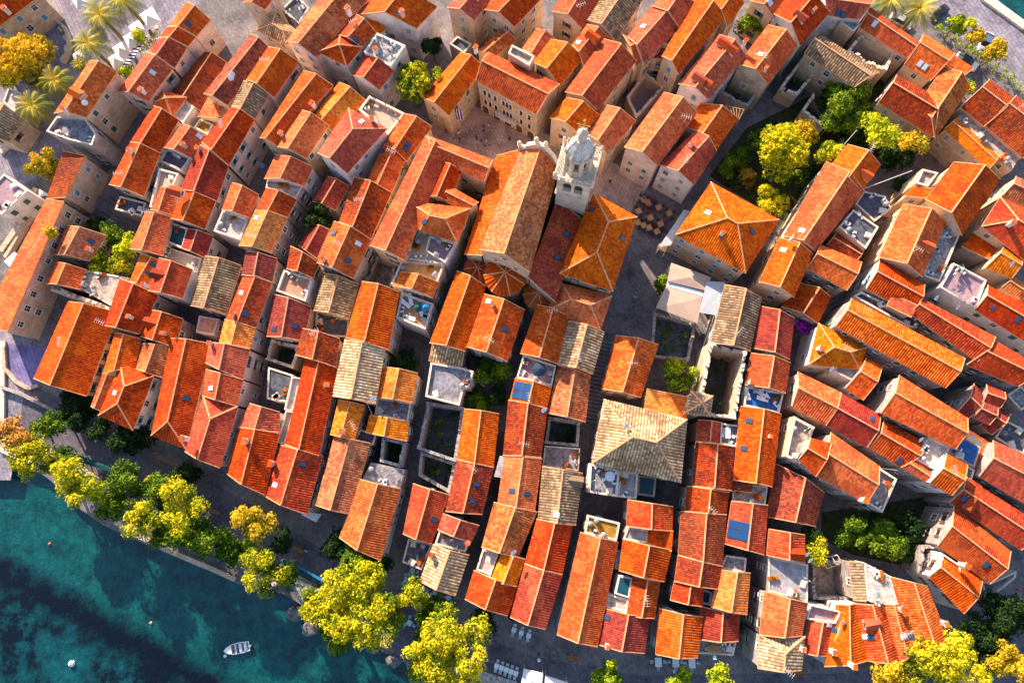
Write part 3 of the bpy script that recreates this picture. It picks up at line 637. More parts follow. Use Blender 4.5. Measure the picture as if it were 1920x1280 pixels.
# kind roofmat wallmat height | eave corners (4x crop coordinates; 1-2 and 3-4 are the gable ends) | fittings | label
ROWS = '''
T 0 0
g r s 7|-380 -150 -80 245 300 -40 0 -435|c:70,100 nc=1|big plain red roof at the top left corner, beyond the low stone wall
g O s 10|415 850 640 880 870 535 680 460|t:660,790 c:500,840 D:570,700|tall stone house with orange ribbed roof between the palm trees and the empty yard
f g g 9|345 985 425 870 640 885 720 1000 690 1090 520 1050|wins=1|roof terrace with white table on the curved stone bastion by the palms
g o p 7.5|1265 205 1465 272 1572 148 1402 22|k:1415,185 nc=1|orange roof with one small blue skylight, upper end of the row by the white parasols
g r p 7.5|1195 290 1400 350 1465 272 1265 205|nc=1|short plain red roof in the row beside the parasols, between orange and dark neighbours
g d p 7.5|1110 392 1303 508 1400 350 1195 290|nc=1|dark maroon roof in the row by the striped awning
g r p 7.5|892 690 1105 760 1290 512 1100 400|K:1145,545 c:1085,700|spotty red roof with pale square hatch, lower end of the row by the parasols
g d s 4.5|1290 700 1500 830 1690 465 1535 397|nc=1|low dark red roof sunk behind the tall pink wall
p o w 6|1150 770 1290 870 1392 730 1228 680|nc=1|small orange pyramid roof above the low dark red house
f w w 5.5|1300 862 1372 925 1455 800 1380 755|ph=.2 wins=0|narrow pale flat roof beside the orange pyramid roof
g r s 8|985 1065 1193 1140 1335 900 1155 800|nc=1|red gable roof above the dark empty yard, touching the orange pyramid roof
g r s 8|825 1385 1070 1470 1192 1148 985 1072|c:1000,1150|long red house with bright left slope, just below the red gable roof of the yard
g d y 8.5|1535 705 1700 785 2030 372 1885 262|t:1755,580;1748,605|brown ribbed roof with two white satellite dishes and an orange sunlit edge
s o y 5.5|1490 875 1640 900 1695 800 1560 745||small bright orange lean-to roof beside the brown ribbed roof with dishes
g b p 9|1745 800 1905 890 2020 692 1832 612|nc=1|weathered brown upper roof of the long row with the pale pink wall
g r p 9|1520 1070 1710 1235 1903 895 1742 806|nc=1|long red roof with wide orange left slope, below the weathered brown roof of its row
g m p 8|1360 1420 1620 1505 1706 1243 1500 1090|c:1500,1130|dark maroon roof with narrow orange left slope beside the lilac wall
f z w 7|1190 1205 1362 1282 1432 1182 1242 1108|ph=.5 wins=0|dark roof terrace cluttered with pots beside a small red roof
g r w 8|1240 1108 1430 1180 1540 1025 1370 935|K:1495,1020|small red roof with pale hatch next to the dark cluttered terrace
f l s 4.5|1450 955 1555 1012 1600 932 1500 888|ph=.6 wins=0|small walled patch of ochre scrub between red roofs
g c_ s 5|-150 1000 60 1062 175 892 -20 760|nc=1|low grey roof at the left edge below the leaning palm
f w y 6|20 765 110 842 165 700 60 655|ph=.3 wins=0|small cream flat roof at the left edge beside the palms
s d s 7|510 1490 355 1490 480 1138 652 1185|wins=1|dark brown upper end of the old sea wall building
s o s 7|80 2490 -150 2440 352 1496 498 1530|wins=1|long pinkish orange roof of the old wall building running down the left edge
T 0 320
f v w 6|-120 180 10 330 205 150 30 20|ph=.3|pale building with windows at the left edge outside the old wall
g u s 6|410 630 665 672 790 487 500 415|k:685,530 c:690,600|rusty tiled house with small round skylight beside the walled garden trees
g o s 6|350 845 593 887 640 745 430 690|nc=1|orange roofed stone house with a rubble wall below it
w s s 5.5|390 862 840 1022 822 1045 380 900|rough=1.5|long pale crumbling rubble wall below the orange stone house
f s s 5.5|600 885 650 745 960 800 835 1015|ph=.15|plain brown stone block with a few windows beside the garden trees
g o s 6|260 1555 640 1685 870 1062 515 985|nc=1|largest bright orange roof near the sea, nearest to the round lilac terrace
g r s 8|795 1160 1035 1220 1180 930 905 812|a:800,1150|long red roof with pale orange left slope beside the brown stone block
g o s 7|980 830 1120 880 1260 700 1060 630|k:1150,705;1110,770 nc=1|orange roof with two deep blue skylights beside the garden trees
g r w 9|1120 900 1360 955 1435 740 1200 660|D:1175,780 c:1100,865|clean red roof with a broad dormer and lilac white side wall
g o y 8|980 585 1215 635 1280 350 1095 318|nc=1|plain bright orange roof beside the dark garden and the laundry terrace
g O y 8|1140 292 1280 330 1310 160 1215 125|nc=1|small amber latticed roof next to the cream terrace
g r p 8|1285 360 1530 435 1625 185 1375 150|D:1350,170 nc=1|red roof with pale orange dormer beside the blue shaded alley
f e p 7|1205 515 1370 585 1410 430 1240 375|ph=.5|roof terrace with hanging laundry and teal floor
g m w 7|1370 580 1535 652 1590 490 1415 440|nc=1|small maroon roof joined to the laundry terrace
f n w 6|1220 665 1480 765 1512 655 1250 570|ph=.3|plain pinkish white flat roof below the laundry terrace
f z g 5|860 290 1060 342 1095 240 900 190|ph=.4|flat roof of dark slats above the shaded garden yard
f n w 7.5|1120 270 1190 -20 1340 20 1215 290|ph=.6 wins=0|cream terrace stacked with white chairs between two orange roofs
g b g 8|1435 1010 1690 1075 1800 712 1545 645|nc=1|brown and cream weathered roof, alone between redder roofs, near the laundry terrace
g o w 8|1670 292 1862 352 1932 180 1745 95|nc=1|bright orange roof above the small square grey courtyard
f w w 7.5|1600 452 1802 520 1862 352 1668 293|ph=.9 th=.3|box shaped open courtyard with white rim below a bright orange roof
T 480 320
g o w 8|70 60 350 115 420 -30 150 -110|k:40,-40 nc=1|orange ribbed roof with broad lit slope above the grey patio sail
f w g 7.5|70 130 300 212 352 115 85 62|ph=.4|patio with a pale sail and striped deck between two red roofs
g r g 8|0 300 225 350 300 215 82 135|nc=1|short red roof just below the patio with the pale sail
g y g 8.5|-120 560 115 615 225 352 0 302|K:5,355 nc=1|amber latticed roof with low white walls, ending above a maroon roof
g m p 8|-100 780 115 835 150 660 -70 610|nc=1|short maroon roof, upper of the two beside the blue windowed alley
g r p 8|-220 1115 -10 1175 113 838 -82 775|k:-80,1075 K:-108,915|long scarlet roof with one blue skylight beside the blue windowed alley
g y p 8|-270 1290 -50 1330 -8 1180 -228 1120|nc=1|orange ribbed roof just below the long scarlet roof with one blue skylight
f r p 6|-455 1210 -320 1232 -280 1110 -430 1085|ph=.1|small flat red roof in a shaded gap by the weathered brown roof
T 0 640
g r g 7.5|1060 -40 1305 40 1365 -170 1130 -235|D:1120,-140|red roof with torn looking orange left slope beside the grey alley
g u s 7|1010 195 1250 282 1342 50 1060 20|nc=1|rust and amber patched roof behind the white house with small windows
f s s 6.5|1025 90 1075 95 1095 -20 1045 -20|ph=.3 wins=0|tiny pale terrace tucked beside the rust and amber patched roof
g o s 7.5|780 240 1000 205 1045 -20 870 -62|nc=1|flame orange roof behind the white house with small windows
g O y 6|690 485 750 515 852 262 780 240|nc=1|narrow orange ribbed roof squeezed beside the big orange roof by the sea
h r w 8|745 555 990 662 1145 257 910 170|K:865,385 nc=1|hip roofed red and orange house with tall white wall and small windows, by the sea
e r p 8|1560 50 1575 20 1390 805 1140 705||skip
e r p 8|1290 -20 1575 20 1390 805 1140 705|k:1395,425 nc=1|long tapering red roof with amber stripe, between the white house and the promenade tree
g r p 9|1550 160 1810 282 1865 60 1572 10|c:1590,20|red roof with pale left dormer, upper of three beside the wall of small windows
g r p 9|1525 405 1765 480 1815 287 1552 215|K:1585,350 nc=1|red roof with square pale hatch in its orange left slope
e r p 9|1395 825 1640 942 1775 487 1530 410|c:1400,730 nc=1|spotted red roof with bright orange left slope ending in a hip above the promenade
T 480 640
g R p 8|-130 640 165 680 170 530 -40 470|nc=1|short red ribbed roof with amber left slope at the head of a narrow lane
g R p 8|-212 990 60 1145 165 690 -120 645|c:-60,750|wide red ribbed roof with pale valley, lower end of its lane above the promenade
g R p 7.5|60 1150 375 1292 490 855 190 780|K:145,1075 k:350,920 c:135,915|deep red roof with striped orange left slope and one bright blue skylight
f w w 7|210 510 285 522 350 275 268 262|ph=.6 th=.2 wins=0|narrow cream terrace beside the big red patched roof, upper of two
f n w 7|152 755 215 772 285 525 222 515|ph=.6 th=.2 wins=0|narrow cream terrace beside the big red patched roof, lower of two
g r p 8|225 770 465 850 603 200 375 130|c:540,330|big brick red roof with a patch of newer orange tiles near its lower end
g d y 8.5|305 100 590 187 620 -20 360 -92|nc=1|roof half bright amber and half dark red, above the big brick red roof
g B s 9|580 408 890 465 960 60 672 -10|t:885,425 nc=1|striped cream and brown stone coloured roof, largest of its kind left of the ruins
g O s 9|680 -30 985 58 1066 -370 802 -445|nc=1|long orange roof with bright amber centre band, above the striped stone coloured roof
g y w 8|912 415 1165 458 1205 240 965 195|nc=1|amber orange roof with crossing light bands beside the narrow dark alley
f g g 6.5|890 545 1140 602 1165 460 910 420|ph=.4|shaded grey terrace with a folded teal parasol
g y g 7.5|830 680 1125 745 1140 605 860 555|nc=1|short amber roof below the grey terrace with teal parasol
g y s 7.5|565 695 730 737 810 480 625 440|c:660,680 a:745,635|small amber roof with a chimney below the striped stone coloured roof
f z g 5.5|735 740 880 780 905 695 780 655|ph=.3 wins=0|grey slab roof with dish and cables between two amber roofs
g u s 7|455 1225 700 1290 850 765 592 712|nc=1|long rust speckled roof with glowing orange left slope near the promenade
f g g 6|795 1035 1080 1103 1112 960 860 905|ph=.1|flat grey slab roof beside the black roofless shell
g O w 7|632 1470 930 1636 1075 1106 785 1037|nc=1|red ribbed roof with a ladder line on its ridge, beside a dark tree
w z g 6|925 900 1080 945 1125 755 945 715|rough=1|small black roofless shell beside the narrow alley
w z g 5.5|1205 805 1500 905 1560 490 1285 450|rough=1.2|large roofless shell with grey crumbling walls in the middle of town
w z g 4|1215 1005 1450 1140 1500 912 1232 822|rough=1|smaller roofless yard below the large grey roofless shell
f g s 7|1268 412 1525 480 1560 348 1600 350 1632 222 1545 195 1310 155|ph=.5 th=.3|L shaped stone terrace with dark stained floor above the large roofless shell
s B g 6.5|1540 195 1560 75 1330 30 1302 140|nc=1 rh=.9|small beige ribbed flat roof above the L shaped stone terrace
g o g 7|1515 882 1775 942 1815 545 1570 510|nc=1|clean bright orange roof right of the large roofless shell
g d g 7|1430 1270 1690 1292 1775 945 1515 892|k:1655,1070;1625,1195 nc=1|speckled dark red roof below the clean bright orange roof by the roofless shell
g r g 6|1110 1440 1310 1512 1440 1150 1185 1070|nc=1 k:1335,1335|plain red roof with one small skylight and a dormer, near the promenade garden chairs
T 480 960
g r g 7|1370 130 1610 218 1665 100 1410 15|nc=1|small clean red roof above a grey terrace, beside the speckled dark red roof
f g g 6.5|1338 240 1570 300 1605 215 1372 138|ph=.35 c:1590,230|narrow grey roof terrace with a brick chimney box
g B g 7|1235 515 1490 620 1590 322 1335 245|c:1322,310 nc=1|cream and brown ribbed roof with a brick chimney by the garden chairs
f z s 4|1095 375 1240 432 1325 240 1142 195|ph=.15|low grey slab roof beside the garden chairs
g u g 7.5|1700 260 1960 330 2100 0 1790 -70|nc=1|orange and brown patchy roof at the side of the long black alley
f w g 6.5|1650 430 1760 475 1822 310 1700 270|ph=.4|little white terrace between orange roofs close to the promenade
g y w 7.5|1768 505 1945 550 2010 352 1850 305|t:1930,290 nc=1|orange latticed roof beside the little white terrace
g r w 7|1575 650 1880 770 1962 556 1640 440|nc=1|red roof with one bright orange sunlit triangle above the promenade
T 960 640
g O w 8|70 90 340 165 415 -190 195 -270|nc=1|plain orange ribbed roof above the purple floored terrace
f v w 7.5|33 268 300 335 332 180 85 98|ph=.7 th=.25|square white walled terrace with purple floor and dark parasol
g o w 7.5|-10 440 255 500 290 345 30 280|P:75,370 nc=1|orange roof with a dark blue solar panel below the purple terrace
g d g 7.5|-60 850 212 865 260 505 -20 445|a:90,770 t:235,515 nc=1|dark wine red roof with spiky shadowed antennas beside the long black alley
g o g 7.5|-105 1240 162 1292 218 882 -52 862|k:110,1140;0,1120 nc=1|orange red roof with small skylights below the dark wine red roof
f c g 7.6|-135 1012 -28 1030 -5 870 -92 855|ph=.1 wins=0|small flat grey lean-to roof on the black alley
g B s 8|350 172 600 240 685 -68 428 -150|nc=1|pale cream and brown roof beside the stepped street
g u s 7|275 535 545 600 583 262 350 185|nc=1|rust roof thick with yellow lichen beside the stepped street
w z g 4.5|245 765 500 790 512 600 275 560|rough=.7|dark sunken yard between the lichen roof and the grey boxes
f g w 4.5|230 930 500 970 512 800 245 780|ph=.4 th=.2 wins=0|shaded white framed grey terrace opposite the mansion
g b g 7.5|200 1340 472 1372 522 990 235 940|nc=1 D:500,1050 K:335,1300|brown tiled roof with a small hipped dormer opposite the mansion terrace
f o_ g 3|0 0 1 1 2 0||skip
h B s 10|605 905 690 440 1312 590 1265 1050|t:850,630 rh=3.4 nc=1|large stone mansion with pale brown pantiled hip roof, biggest of the lower town
s y y 7|1000 500 1290 592 1295 422 1020 360|nc=1|glowing amber roof between the mansion and the walled bushes
p B y 9.5|1290 535 1340 375 1505 415 1485 555|nc=1 rh=1.8|small square tower house with pale pyramid roof beside the tall ruin
g O s 6.5|680 355 960 415 1090 25 785 -40|nc=1|freestanding orange ribbed house on the stepped street above the mansion
f g w 7.5|570 1130 790 1165 810 965 582 910|ph=.6 th=.35|white terrace with round table in front of the mansion
f c w 7|790 1165 933 1182 948 985 812 965|ph=.35|pale flat roof in front of the mansion beside the round table terrace
f e g 6|938 1150 1070 1166 1085 1020 950 1000|ph=.1 wins=0|teal sheeted flat roof in front of the mansion
w z s 9|1400 540 1690 580 1765 72 1490 0|rough=2.5|tall roofless stone ruin beside the blue floored terrace
g r s 7.5|1390 745 1560 765 1572 612 1402 590|nc=1|small dark orange roof below the tall stone ruin
f g w 7.8|1560 765 1715 795 1747 635 1570 610|ph=.8 th=.2|small white terrace with table and pot plants below the tall ruin
g d g 8|1360 1080 1640 1115 1662 792 1387 757|nc=1|long dark red mottled roof below the small white terrace
g d g 8|1305 1270 1600 1295 1622 1132 1320 1087|nc=1|worn red roof with crooked gutter below the long dark red mottled roof
g o s 8|1665 1035 1945 1085 2010 545 1722 490|k:1780,595;1740,800|long orange roof with a pale left skylight right of the small white terrace
f k w 7.8|1740 480 2005 540 2040 385 1752 330|ph=.7 th=.25|roof terrace with bright blue floor and white chairs
g r g 8|1757 325 2045 385 2080 160 1800 92|c:1780,310|red roof directly above the blue floored terrace
g m g 7.5|1820 50 2075 130 2110 -175 1860 -260|nc=1|plain red roof beside the weathered roof at the canopy garden
f s g 6.5|1650 1200 1900 1230 1920 1085 1655 1060|ph=.2 wins=0|grey yard roof with a red and yellow toy kayak
s r g 7|1652 1112 1780 1128 1788 1058 1640 1040|nc=1|small red lean-to beside the grey yard with the kayak
T 960 960
g r g 8|1605 235 1885 315 1912 -50 1655 -80|P:1700,135 nc=1|red roof with orange ridge stripe and large blue solar panels
g r g 8|868 102 1195 138 1200 -40 875 -90|nc=1|red roof below the teal sheeted roof, upper end of its row
s r g 7.6|1182 283 1022 232 1030 125 1194 142|nc=1|small red roof corner beside the grey flat roof
f c g 7.4|830 205 1018 232 1028 128 868 105|ph=.2 wins=0|blue grey flat roof notched into a red roof
g R g 8|810 435 1135 515 1190 285 842 205|nc=1|coral red ribbed roof, widest of the row left of the narrow dark gap
f w w 5|770 425 812 432 835 290 790 280|ph=.1 wins=0|thin white ledge roof between a long orange roof and a coral roof
f e w 7.2|768 610 880 645 902 490 800 470|ph=.08 wins=0|bright teal flat roof beside the long smooth orange roof
f x w 6.8|705 715 860 752 880 652 722 608|ph=.35|small white rubble strewn terrace below the bright teal roof
g d g 7.6|868 765 1062 790 1105 522 915 480|nc=1|brown red mottled roof with orange ridge line beside the bright teal roof
g m p 7|640 985 985 1052 1030 785 692 722|k:712,785 c:710,995|wine purple roof with a pale ridge line above the dark cafe arcade
g d g 8|1255 318 1570 400 1602 22 1275 -5|nc=1|dark red roof with cream ridge foot, right of the narrow dark gap
g d g 8|1228 515 1540 572 1568 408 1253 328|nc=1|blotchy crimson roof joined below the dark red roof with cream band
g r g 7.6|1195 655 1420 702 1432 562 1225 520|nc=1|short plain orange red roof end with a black gap below it
g y g 7.8|1500 708 1755 762 1780 458 1562 432|nc=1|amber orange roof with a frame of battens beside the small teal yard
f e w 6|1410 682 1490 700 1505 602 1432 570|ph=.4 wins=0|tiny teal floored yard with white walls
f g g 6.5|1562 420 1750 452 1760 342 1605 320|ph=.2 wins=0|grey flat roof terrace with a curled hose
g O g 7|1085 1060 1385 1087 1425 785 1112 725|nc=1|orange ribbed roof directly above the three white cafe tables
g m g 6.5|1405 948 1690 962 1700 765 1425 708|nc=1|deep red roof above the terrace with the wooden dining table
f s w 5.5|1385 1058 1660 1075 1685 968 1405 950|ph=.35 th=.25|ground floor terrace with a wooden dining table and white rim
g R w 7.5|103 385 370 465 445 100 192 55|nc=1 J=3|orange red ribbed roof, upper half of the long bent row
g R w 7.5|-5 785 245 872 370 468 103 388|nc=1 J=3|orange red ribbed roof, lower half of the long bent row by the promenade
g o w 7.5|345 915 635 1003 790 225 520 155|nc=1 rh=1.7|longest smooth orange roof, dark ridge seam, white base on the promenade
f l g 7.8|545 155 785 215 812 80 565 18|ph=.3|flat ochre gravel roof with stone rim at the head of the longest orange roof
T 1440 960
g R g 8|0 320 270 375 268 172 15 130|D:230,310 t:275,305;297,350|orange red ribbed roof with two white dishes beside the yellow bush
f c g 7.6|0 590 298 678 302 392 2 330|ph=.15|grey slatted roof with an open hatch
g o g 9|-55 915 248 922 290 682 -18 595|nc=1|smooth orange roof half dark brown, below the grey slatted roof
e B g 9|-68 1165 245 1180 270 932 -50 922|nc=1 c:245,1015|cream and brown hip roof at the lower right corner of the promenade
f v w 8.5|290 800 510 835 550 742 318 690|ph=.7 th=.2|small pink terrace with red and white furniture
g R w 8|275 1052 430 1072 470 832 318 812|K:460,840 nc=1|narrow red ribbed roof below the small pink terrace
g O w 8|432 1150 752 1105 645 688 522 692|k:505,885 c:470,1035;620,1140 t:535,810|orange ribbed roof with long chimney shadows, left of the dormer roof
g R w 8|757 1110 985 1120 868 690 645 688|D:745,840 k:770,935 K:725,930|dark striped roof with a wide orange dormer and two skylights
g O w 8|985 1120 1078 1045 985 690 872 692|K:1015,930 c:975,720 t:975,700|narrow orange ribbed roof beside the dormer roof
g O w 8|1082 1040 1355 975 1186 555 930 490|k:1070,928 c:1300,825|broad fan shaped orange ribbed roof by the yellow pine
f w w 8|745 660 862 712 982 682 925 480 722 375|ph=.12|smooth white flat roof between the stone courtyard and the orange ribbed roofs
s c_ g 7.5|650 655 720 660 702 382 620 370|nc=1|blue grey lean-to roof beside the smooth white flat roof
w s g 4|340 655 640 660 620 380 345 350|rough=1|walled stone courtyard with rubble and pots
g O w 7.5|1215 478 1310 335 1605 500 1470 750|nc=1 c:1450,395|orange red ribbed roof with sunlit white front wall near the right edge
f w w 8|1300 300 1450 400 1440 500 1310 430|ph=.5 th=.25 wins=0|sunlit cream terrace perched on the white walled orange house
g r g 8|1280 245 1395 -40 1815 297 1667 527|k:1637,392 nc=1|big coral red gabled roof with a blue gable wall near the right edge
f g w 3.5|1600 510 1665 530 1865 440 1860 490 1640 672|ph=.6 th=.25|low grey terrace wrapped by a white wall at the right edge
w g_ g 6|1150 460 1290 290 1285 250 1150 250|rough=2|rough blue grey ruined wall block beside the coral red roof
T 1440 640
g d g 6|-10 1310 350 1382 415 1130 70 925|nc=1 f=1|broad dark red roof below the orange house with the stone bay
h y w 8|310 165 380 -130 740 50 690 205|t:455,210 c:380,60 nc=1|amber hip roof with a pergola terrace and white dish
f c w 7.6|500 225 645 300 690 195 545 105|ph=.4 th=.2 wins=0|grey slatted pergola terrace set in the amber hip roof
g o g 8|590 345 735 130 852 190 715 432|nc=1|small glowing orange roof beside the grey slatted pergola
g O g 10|515 -120 625 -315 1470 130 1332 340|nc=1|very long orange ribbed roof running diagonally at the right
g O p 8|185 480 225 235 545 390 435 622|nc=1|orange ribbed roof with lilac end wall facing the alley corner
g m p 8|440 622 545 392 840 560 745 785|k:780,580 nc=1|dusky wine red roof, middle of the row with the lilac end wall
g R p 8|770 790 870 595 1195 775 1015 942|k:985,890 nc=1|dark red ribbed roof with sunlit orange stripe, in the row of the lilac end wall
g o g 10|855 530 985 262 1492 580 1407 798|nc=1|large clean orange red roof with sunlit stone gable on its left
g m g 7.5|1420 530 1545 320 1625 430 1500 575|nc=1|small wine red roof with grey blue gable, first of the wine red cluster
g m g 8|1615 452 1640 330 1772 382 1742 492|nc=1 wins=0|small wine red roof at the top of the wine red cluster
g m g 8|1548 562 1608 450 1722 500 1662 618|nc=1 wins=0|square wine red roof in the middle of the wine red cluster
g m g 7|1600 620 1730 500 1812 545 1680 692|nc=1|lowest wine red roof of the cluster beside the grey rubble wall
g r g 9|1500 170 1700 0 2050 200 1880 330|nc=1|red and orange patched roof at the right edge with a blue awning below
f w w 9|1110 880 1250 962 1375 792 1212 708|ph=.5 th=.25 t:1120,735|sunlit cream terrace beside the blue solar roof
g o g 8.5|1010 940 1092 888 1255 998 1212 1062|nc=1|narrow orange roof below the sunlit cream terrace
g O w 10|1220 1055 1340 850 1490 930 1380 1145|nc=1|square striped orange roof with white surround near the blue solar roof
f g g 8|1385 1150 1480 1190 1552 962 1485 925|ph=.4|grey lilac walkway roof wrapped around the square striped orange roof
g r g 9|1590 1005 1690 750 2150 950 2050 1280|nc=1|coral red roof with white striped ridge and pale gable at the right edge
s o g 7|1560 945 1640 765 1490 670 1475 720|nc=1|thin dark orange roof edge behind the blue solar roof
f k g 8.5|1350 830 1550 947 1602 790 1470 718|ph=.06 wins=0|large bright blue panelled roof
g r g 8|1370 1200 1490 1020 2080 1400 1900 1555|nc=1 k:1470,1175 D:1500,1240|long red roof along the alley at the far right
g r g 10|235 880 320 730 470 770 360 1003|nc=1|raised red and orange roof box on the sunlit stone terrace house
g o g 9|365 1000 472 690 832 940 740 1205|c:700,1190 nc=1|smooth orange roof with jagged shadow band, ending at the stone bay
f s y 9|130 860 240 912 352 642 195 560|ph=.9 th=.35|sunlit stone walled terrace at the head of the smooth orange roof
f s g 8|740 1210 860 1282 970 1030 832 942|ph=.7 th=.3|stone bay terrace at the lower end of the smooth orange roof
s r g 7|-25 720 50 722 88 560 0 532|nc=1|small red roof with orange dormer at the crossing of two lanes
T 1440 320
g R w 9|745 880 838 672 1170 858 1085 1060|nc=1|dark red ribbed roof with amber upper slope and tall white gable
s r g 9.3|900 1012 1050 1100 1102 1020 942 935|nc=1|small coral flat pitched roof beside the junk filled balcony
f z g 8|640 940 700 905 1150 1120 1110 1180 1050 1170|ph=.5 wins=0|narrow cluttered balcony strip with dishes and blue boards
g R g 9.5|1070 1062 1150 965 1700 1250 1572 1425|nc=1|wine striped roof with pale upper slope next to the very long orange roof
g o y 9.5|840 650 1150 792 1330 385 1022 255|D:1200,580 nc=1|wide amber left slope with dark red right slope, beside a grey rubble yard
f x g 8.5|1165 790 1290 832 1445 470 1275 425|ph=.6 wins=0|grey rubble covered terrace with sunlit wall
g r y 10|1190 220 1450 478 1735 65 1400 -60|nc=1|large smooth coral roof, half in shadow, top right district
f s y 9.5|1110 92 1200 122 1280 15 1160 -15|ph=.5 wins=0|small stained stone flat roof beside the large smooth coral roof
s o y 9|1032 190 1190 218 1222 150 1100 118|nc=1|small glowing orange roof tucked under the stained flat roof
h r y 10|1610 412 1740 205 2100 380 1960 690|c:1800,410|large coral hip roof at the right edge above the rib roofed arcade
g u y 9|1760 190 1860 50 2100 150 2000 300|nc=1|pale terracotta roof at the right edge below the bright white wall
s O g 7|1462 570 1640 672 1735 572 1562 468|nc=1 rh=1|square orange ribbed roof with a row of little arches under its eave
g y y 9|1640 722 1780 548 1895 650 1830 800|t:1795,710 nc=1|amber roof with a large white dish at the right edge
g y y 8|1760 872 1832 800 2000 900 1930 1000|nc=1|small amber roof at the right edge below the roof with the large white dish
f v w 9|1290 872 1560 1040 1642 820 1395 690|ph=.5 th=.25 t:1235,960;1395,1030|large lilac and cream roof terrace
g r w 9|1560 1038 1650 865 2150 1120 2055 1350|k:1690,1020;1875,1115 nc=1|vivid red roof with two blue skylights at the right edge
g o y 9|125 492 350 602 715 150 440 -60|K:255,450 nc=1|long gable roof with amber left slope and wine striped right slope right of the garden
g o y 9|-60 832 190 945 330 622 90 510|K:115,595 c:180,515|amber left and coral right roof with shaded white end wall
g o g 8.5|300 725 392 560 697 690 592 890|nc=1|clean orange red roof with a thin striped hip above shuttered grey wall
f z y 8.5|530 420 735 587 832 422 642 290|ph=.35|dark grey roof terrace with a sunlit corner triangle
g r g 7|450 550 510 472 712 600 665 672|nc=1|small dark red roof with antenna below the dark grey roof terrace
f z g 7.5|655 250 800 382 925 285 880 190 720 150|ph=.3 wins=0|dark round grey ruin top beside the washing line
g r g 6|110 1020 370 1140 465 945 252 850|nc=1|low dark red roof in the shaded passage above the purple bougainvillea
T 1440 0
g o y 9|440 1290 700 1432 835 1238 600 1090|D:740,1330 nc=1|orange roof with red right slope in front of the green garden trees
g r y 9|-130 10 40 130 130 -20 -60 -110|nc=1|plain red roof cut by the top edge, beside the lane with the white dormers
g r w 9.5|50 110 235 340 458 92 175 -60|D:255,150 D2=1 K:15,20|red roof with two white dormers near the top edge
g r w 9|440 108 380 -60 800 0 690 142|k:525,95;560,115 nc=1|orange red roof with two square skylights near the top edge
g b s 8|280 395 375 255 825 545 652 650|nc=1|dark mottled old roof with bright cream ridge slope beside the ruins
w u s 7|600 372 700 250 962 385 890 532|rough=1.2|ruined house with collapsed rusty roof and window gaps
g r y 8|690 200 762 60 1140 330 1052 432|K:800,180 nc=1|long orange and red latticed roof beside the lane with the parked cars
g o y 8|1030 478 1170 262 1395 405 1220 600|K:1140,480;1178,505 nc=1|bright orange roof with two small pale skylights beside the parked white car
s o y 5.5|1460 572 1525 525 1370 420 1330 480|nc=1|small low orange roof at the corner by the white car
g d s 8.5|835 765 965 570 1220 710 1240 1020|nc=1 J=2|pinkish brown wing of the L shaped roof above the green garden
g u s 8.5|1130 800 1250 1030 1510 652 1315 512|nc=1 J=2|lichen covered wing of the L shaped roof above the green garden
g d y 8|1450 800 1660 605 1850 742 1625 942|nc=1|dark red roof with thin lit upper slope near the right edge
g d y 8|1630 932 1860 725 2150 920 1920 1180|nc=1|larger dark red roof at the right edge below its twin
g y s 7|1330 965 1412 895 1722 1175 1655 1265|nc=1|narrow stone coloured roof with one bright slope and ruined end
f s s 7|1440 850 1620 945 1900 1150 1830 1280 1735 1170 1420 900|ph=.1|long bare stone wall top between the dark red roofs and the narrow stone coloured roof
g r w 9|-10 650 215 345 130 205 -225 480||skip
T 960 0
g o s 9|1700 485 1912 628 2135 345 1925 195|K:1865,410|amber left and wine right roof on a bare grey stone gable
g o y 9.5|288 885 510 1010 645 860 412 738|nc=1 h2=1|orange hip roof just above the bell tower
g o y 9|570 1010 710 1150 920 905 682 788|nc=1|orange roof with red inner slope beside the bell tower
g r y 9.5|405 692 635 822 925 455 692 300|nc=1|broad house with peach left slope and coral right slope above the bell tower
g o y 9|165 472 355 640 530 430 295 302|nc=1|orange gable roof right behind the gothic palace
g o y 8|78 378 215 470 325 300 172 222|nc=1|small amber roof behind the palace altana
g o y 9|455 340 540 500 722 288 562 190|D:620,300 K:500,320 nc=1|peach and orange roof with a slatted dormer below the straw coloured roof
g b p 9|560 150 770 302 985 -20 722 -85|nc=1|straw and brown ribbed old roof at the top edge, with lilac right wall
g r y 9.5|870 282 985 470 1252 200 1042 55|K:985,200 nc=1|peach and coral roof with an open square hatch beside the small white patio
g o y 9|838 270 928 492 998 405 905 288|nc=1 wins=0|thin slice of orange roof with a grey chimney block
g r y 10|1062 50 1252 202 1362 20 1130 -35|nc=1|coral roof at the top edge above the small white patio
f c w 8.5|1120 322 1240 352 1295 262 1185 235|ph=.5 th=.2 wins=0|small white patio between two long orange roofs
g o y 10|1130 425 1245 552 1602 118 1385 -20|nc=1|long brilliant orange roof above the walled square yard
s r y 7|1040 440 1180 452 1240 352 1110 345|nc=1 rh=.8|low red roof below the small white patio
g o y 9|1600 200 1732 22 1570 -60 1450 100||skip
g o y 9.5|1500 20 1612 195 1735 20 1570 -70|nc=1|orange roof cut by the top edge beside the leafy yard
g r w 9.5|1255 632 1465 745 1750 418 1552 265|D:1380,590;1570,330 D:1460,640;1650,390 c:1735,340 nc=1|roof with four dormers, peach left slope and crimson right slope
g o p 10|848 1105 1085 1240 1385 845 1142 700|a:1290,920 nc=1|ribbed peach and orange house with stone gable facing the square
g o y 8|1300 950 1530 1118 1690 890 1420 780|nc=1|orange ribbed roof left of the wooden pergola and blue ruin
g r w 9|1110 1237 1355 1380 1530 1130 1385 985|c:1340,1100 nc=1|orange red roof on the white house with dark arched windows
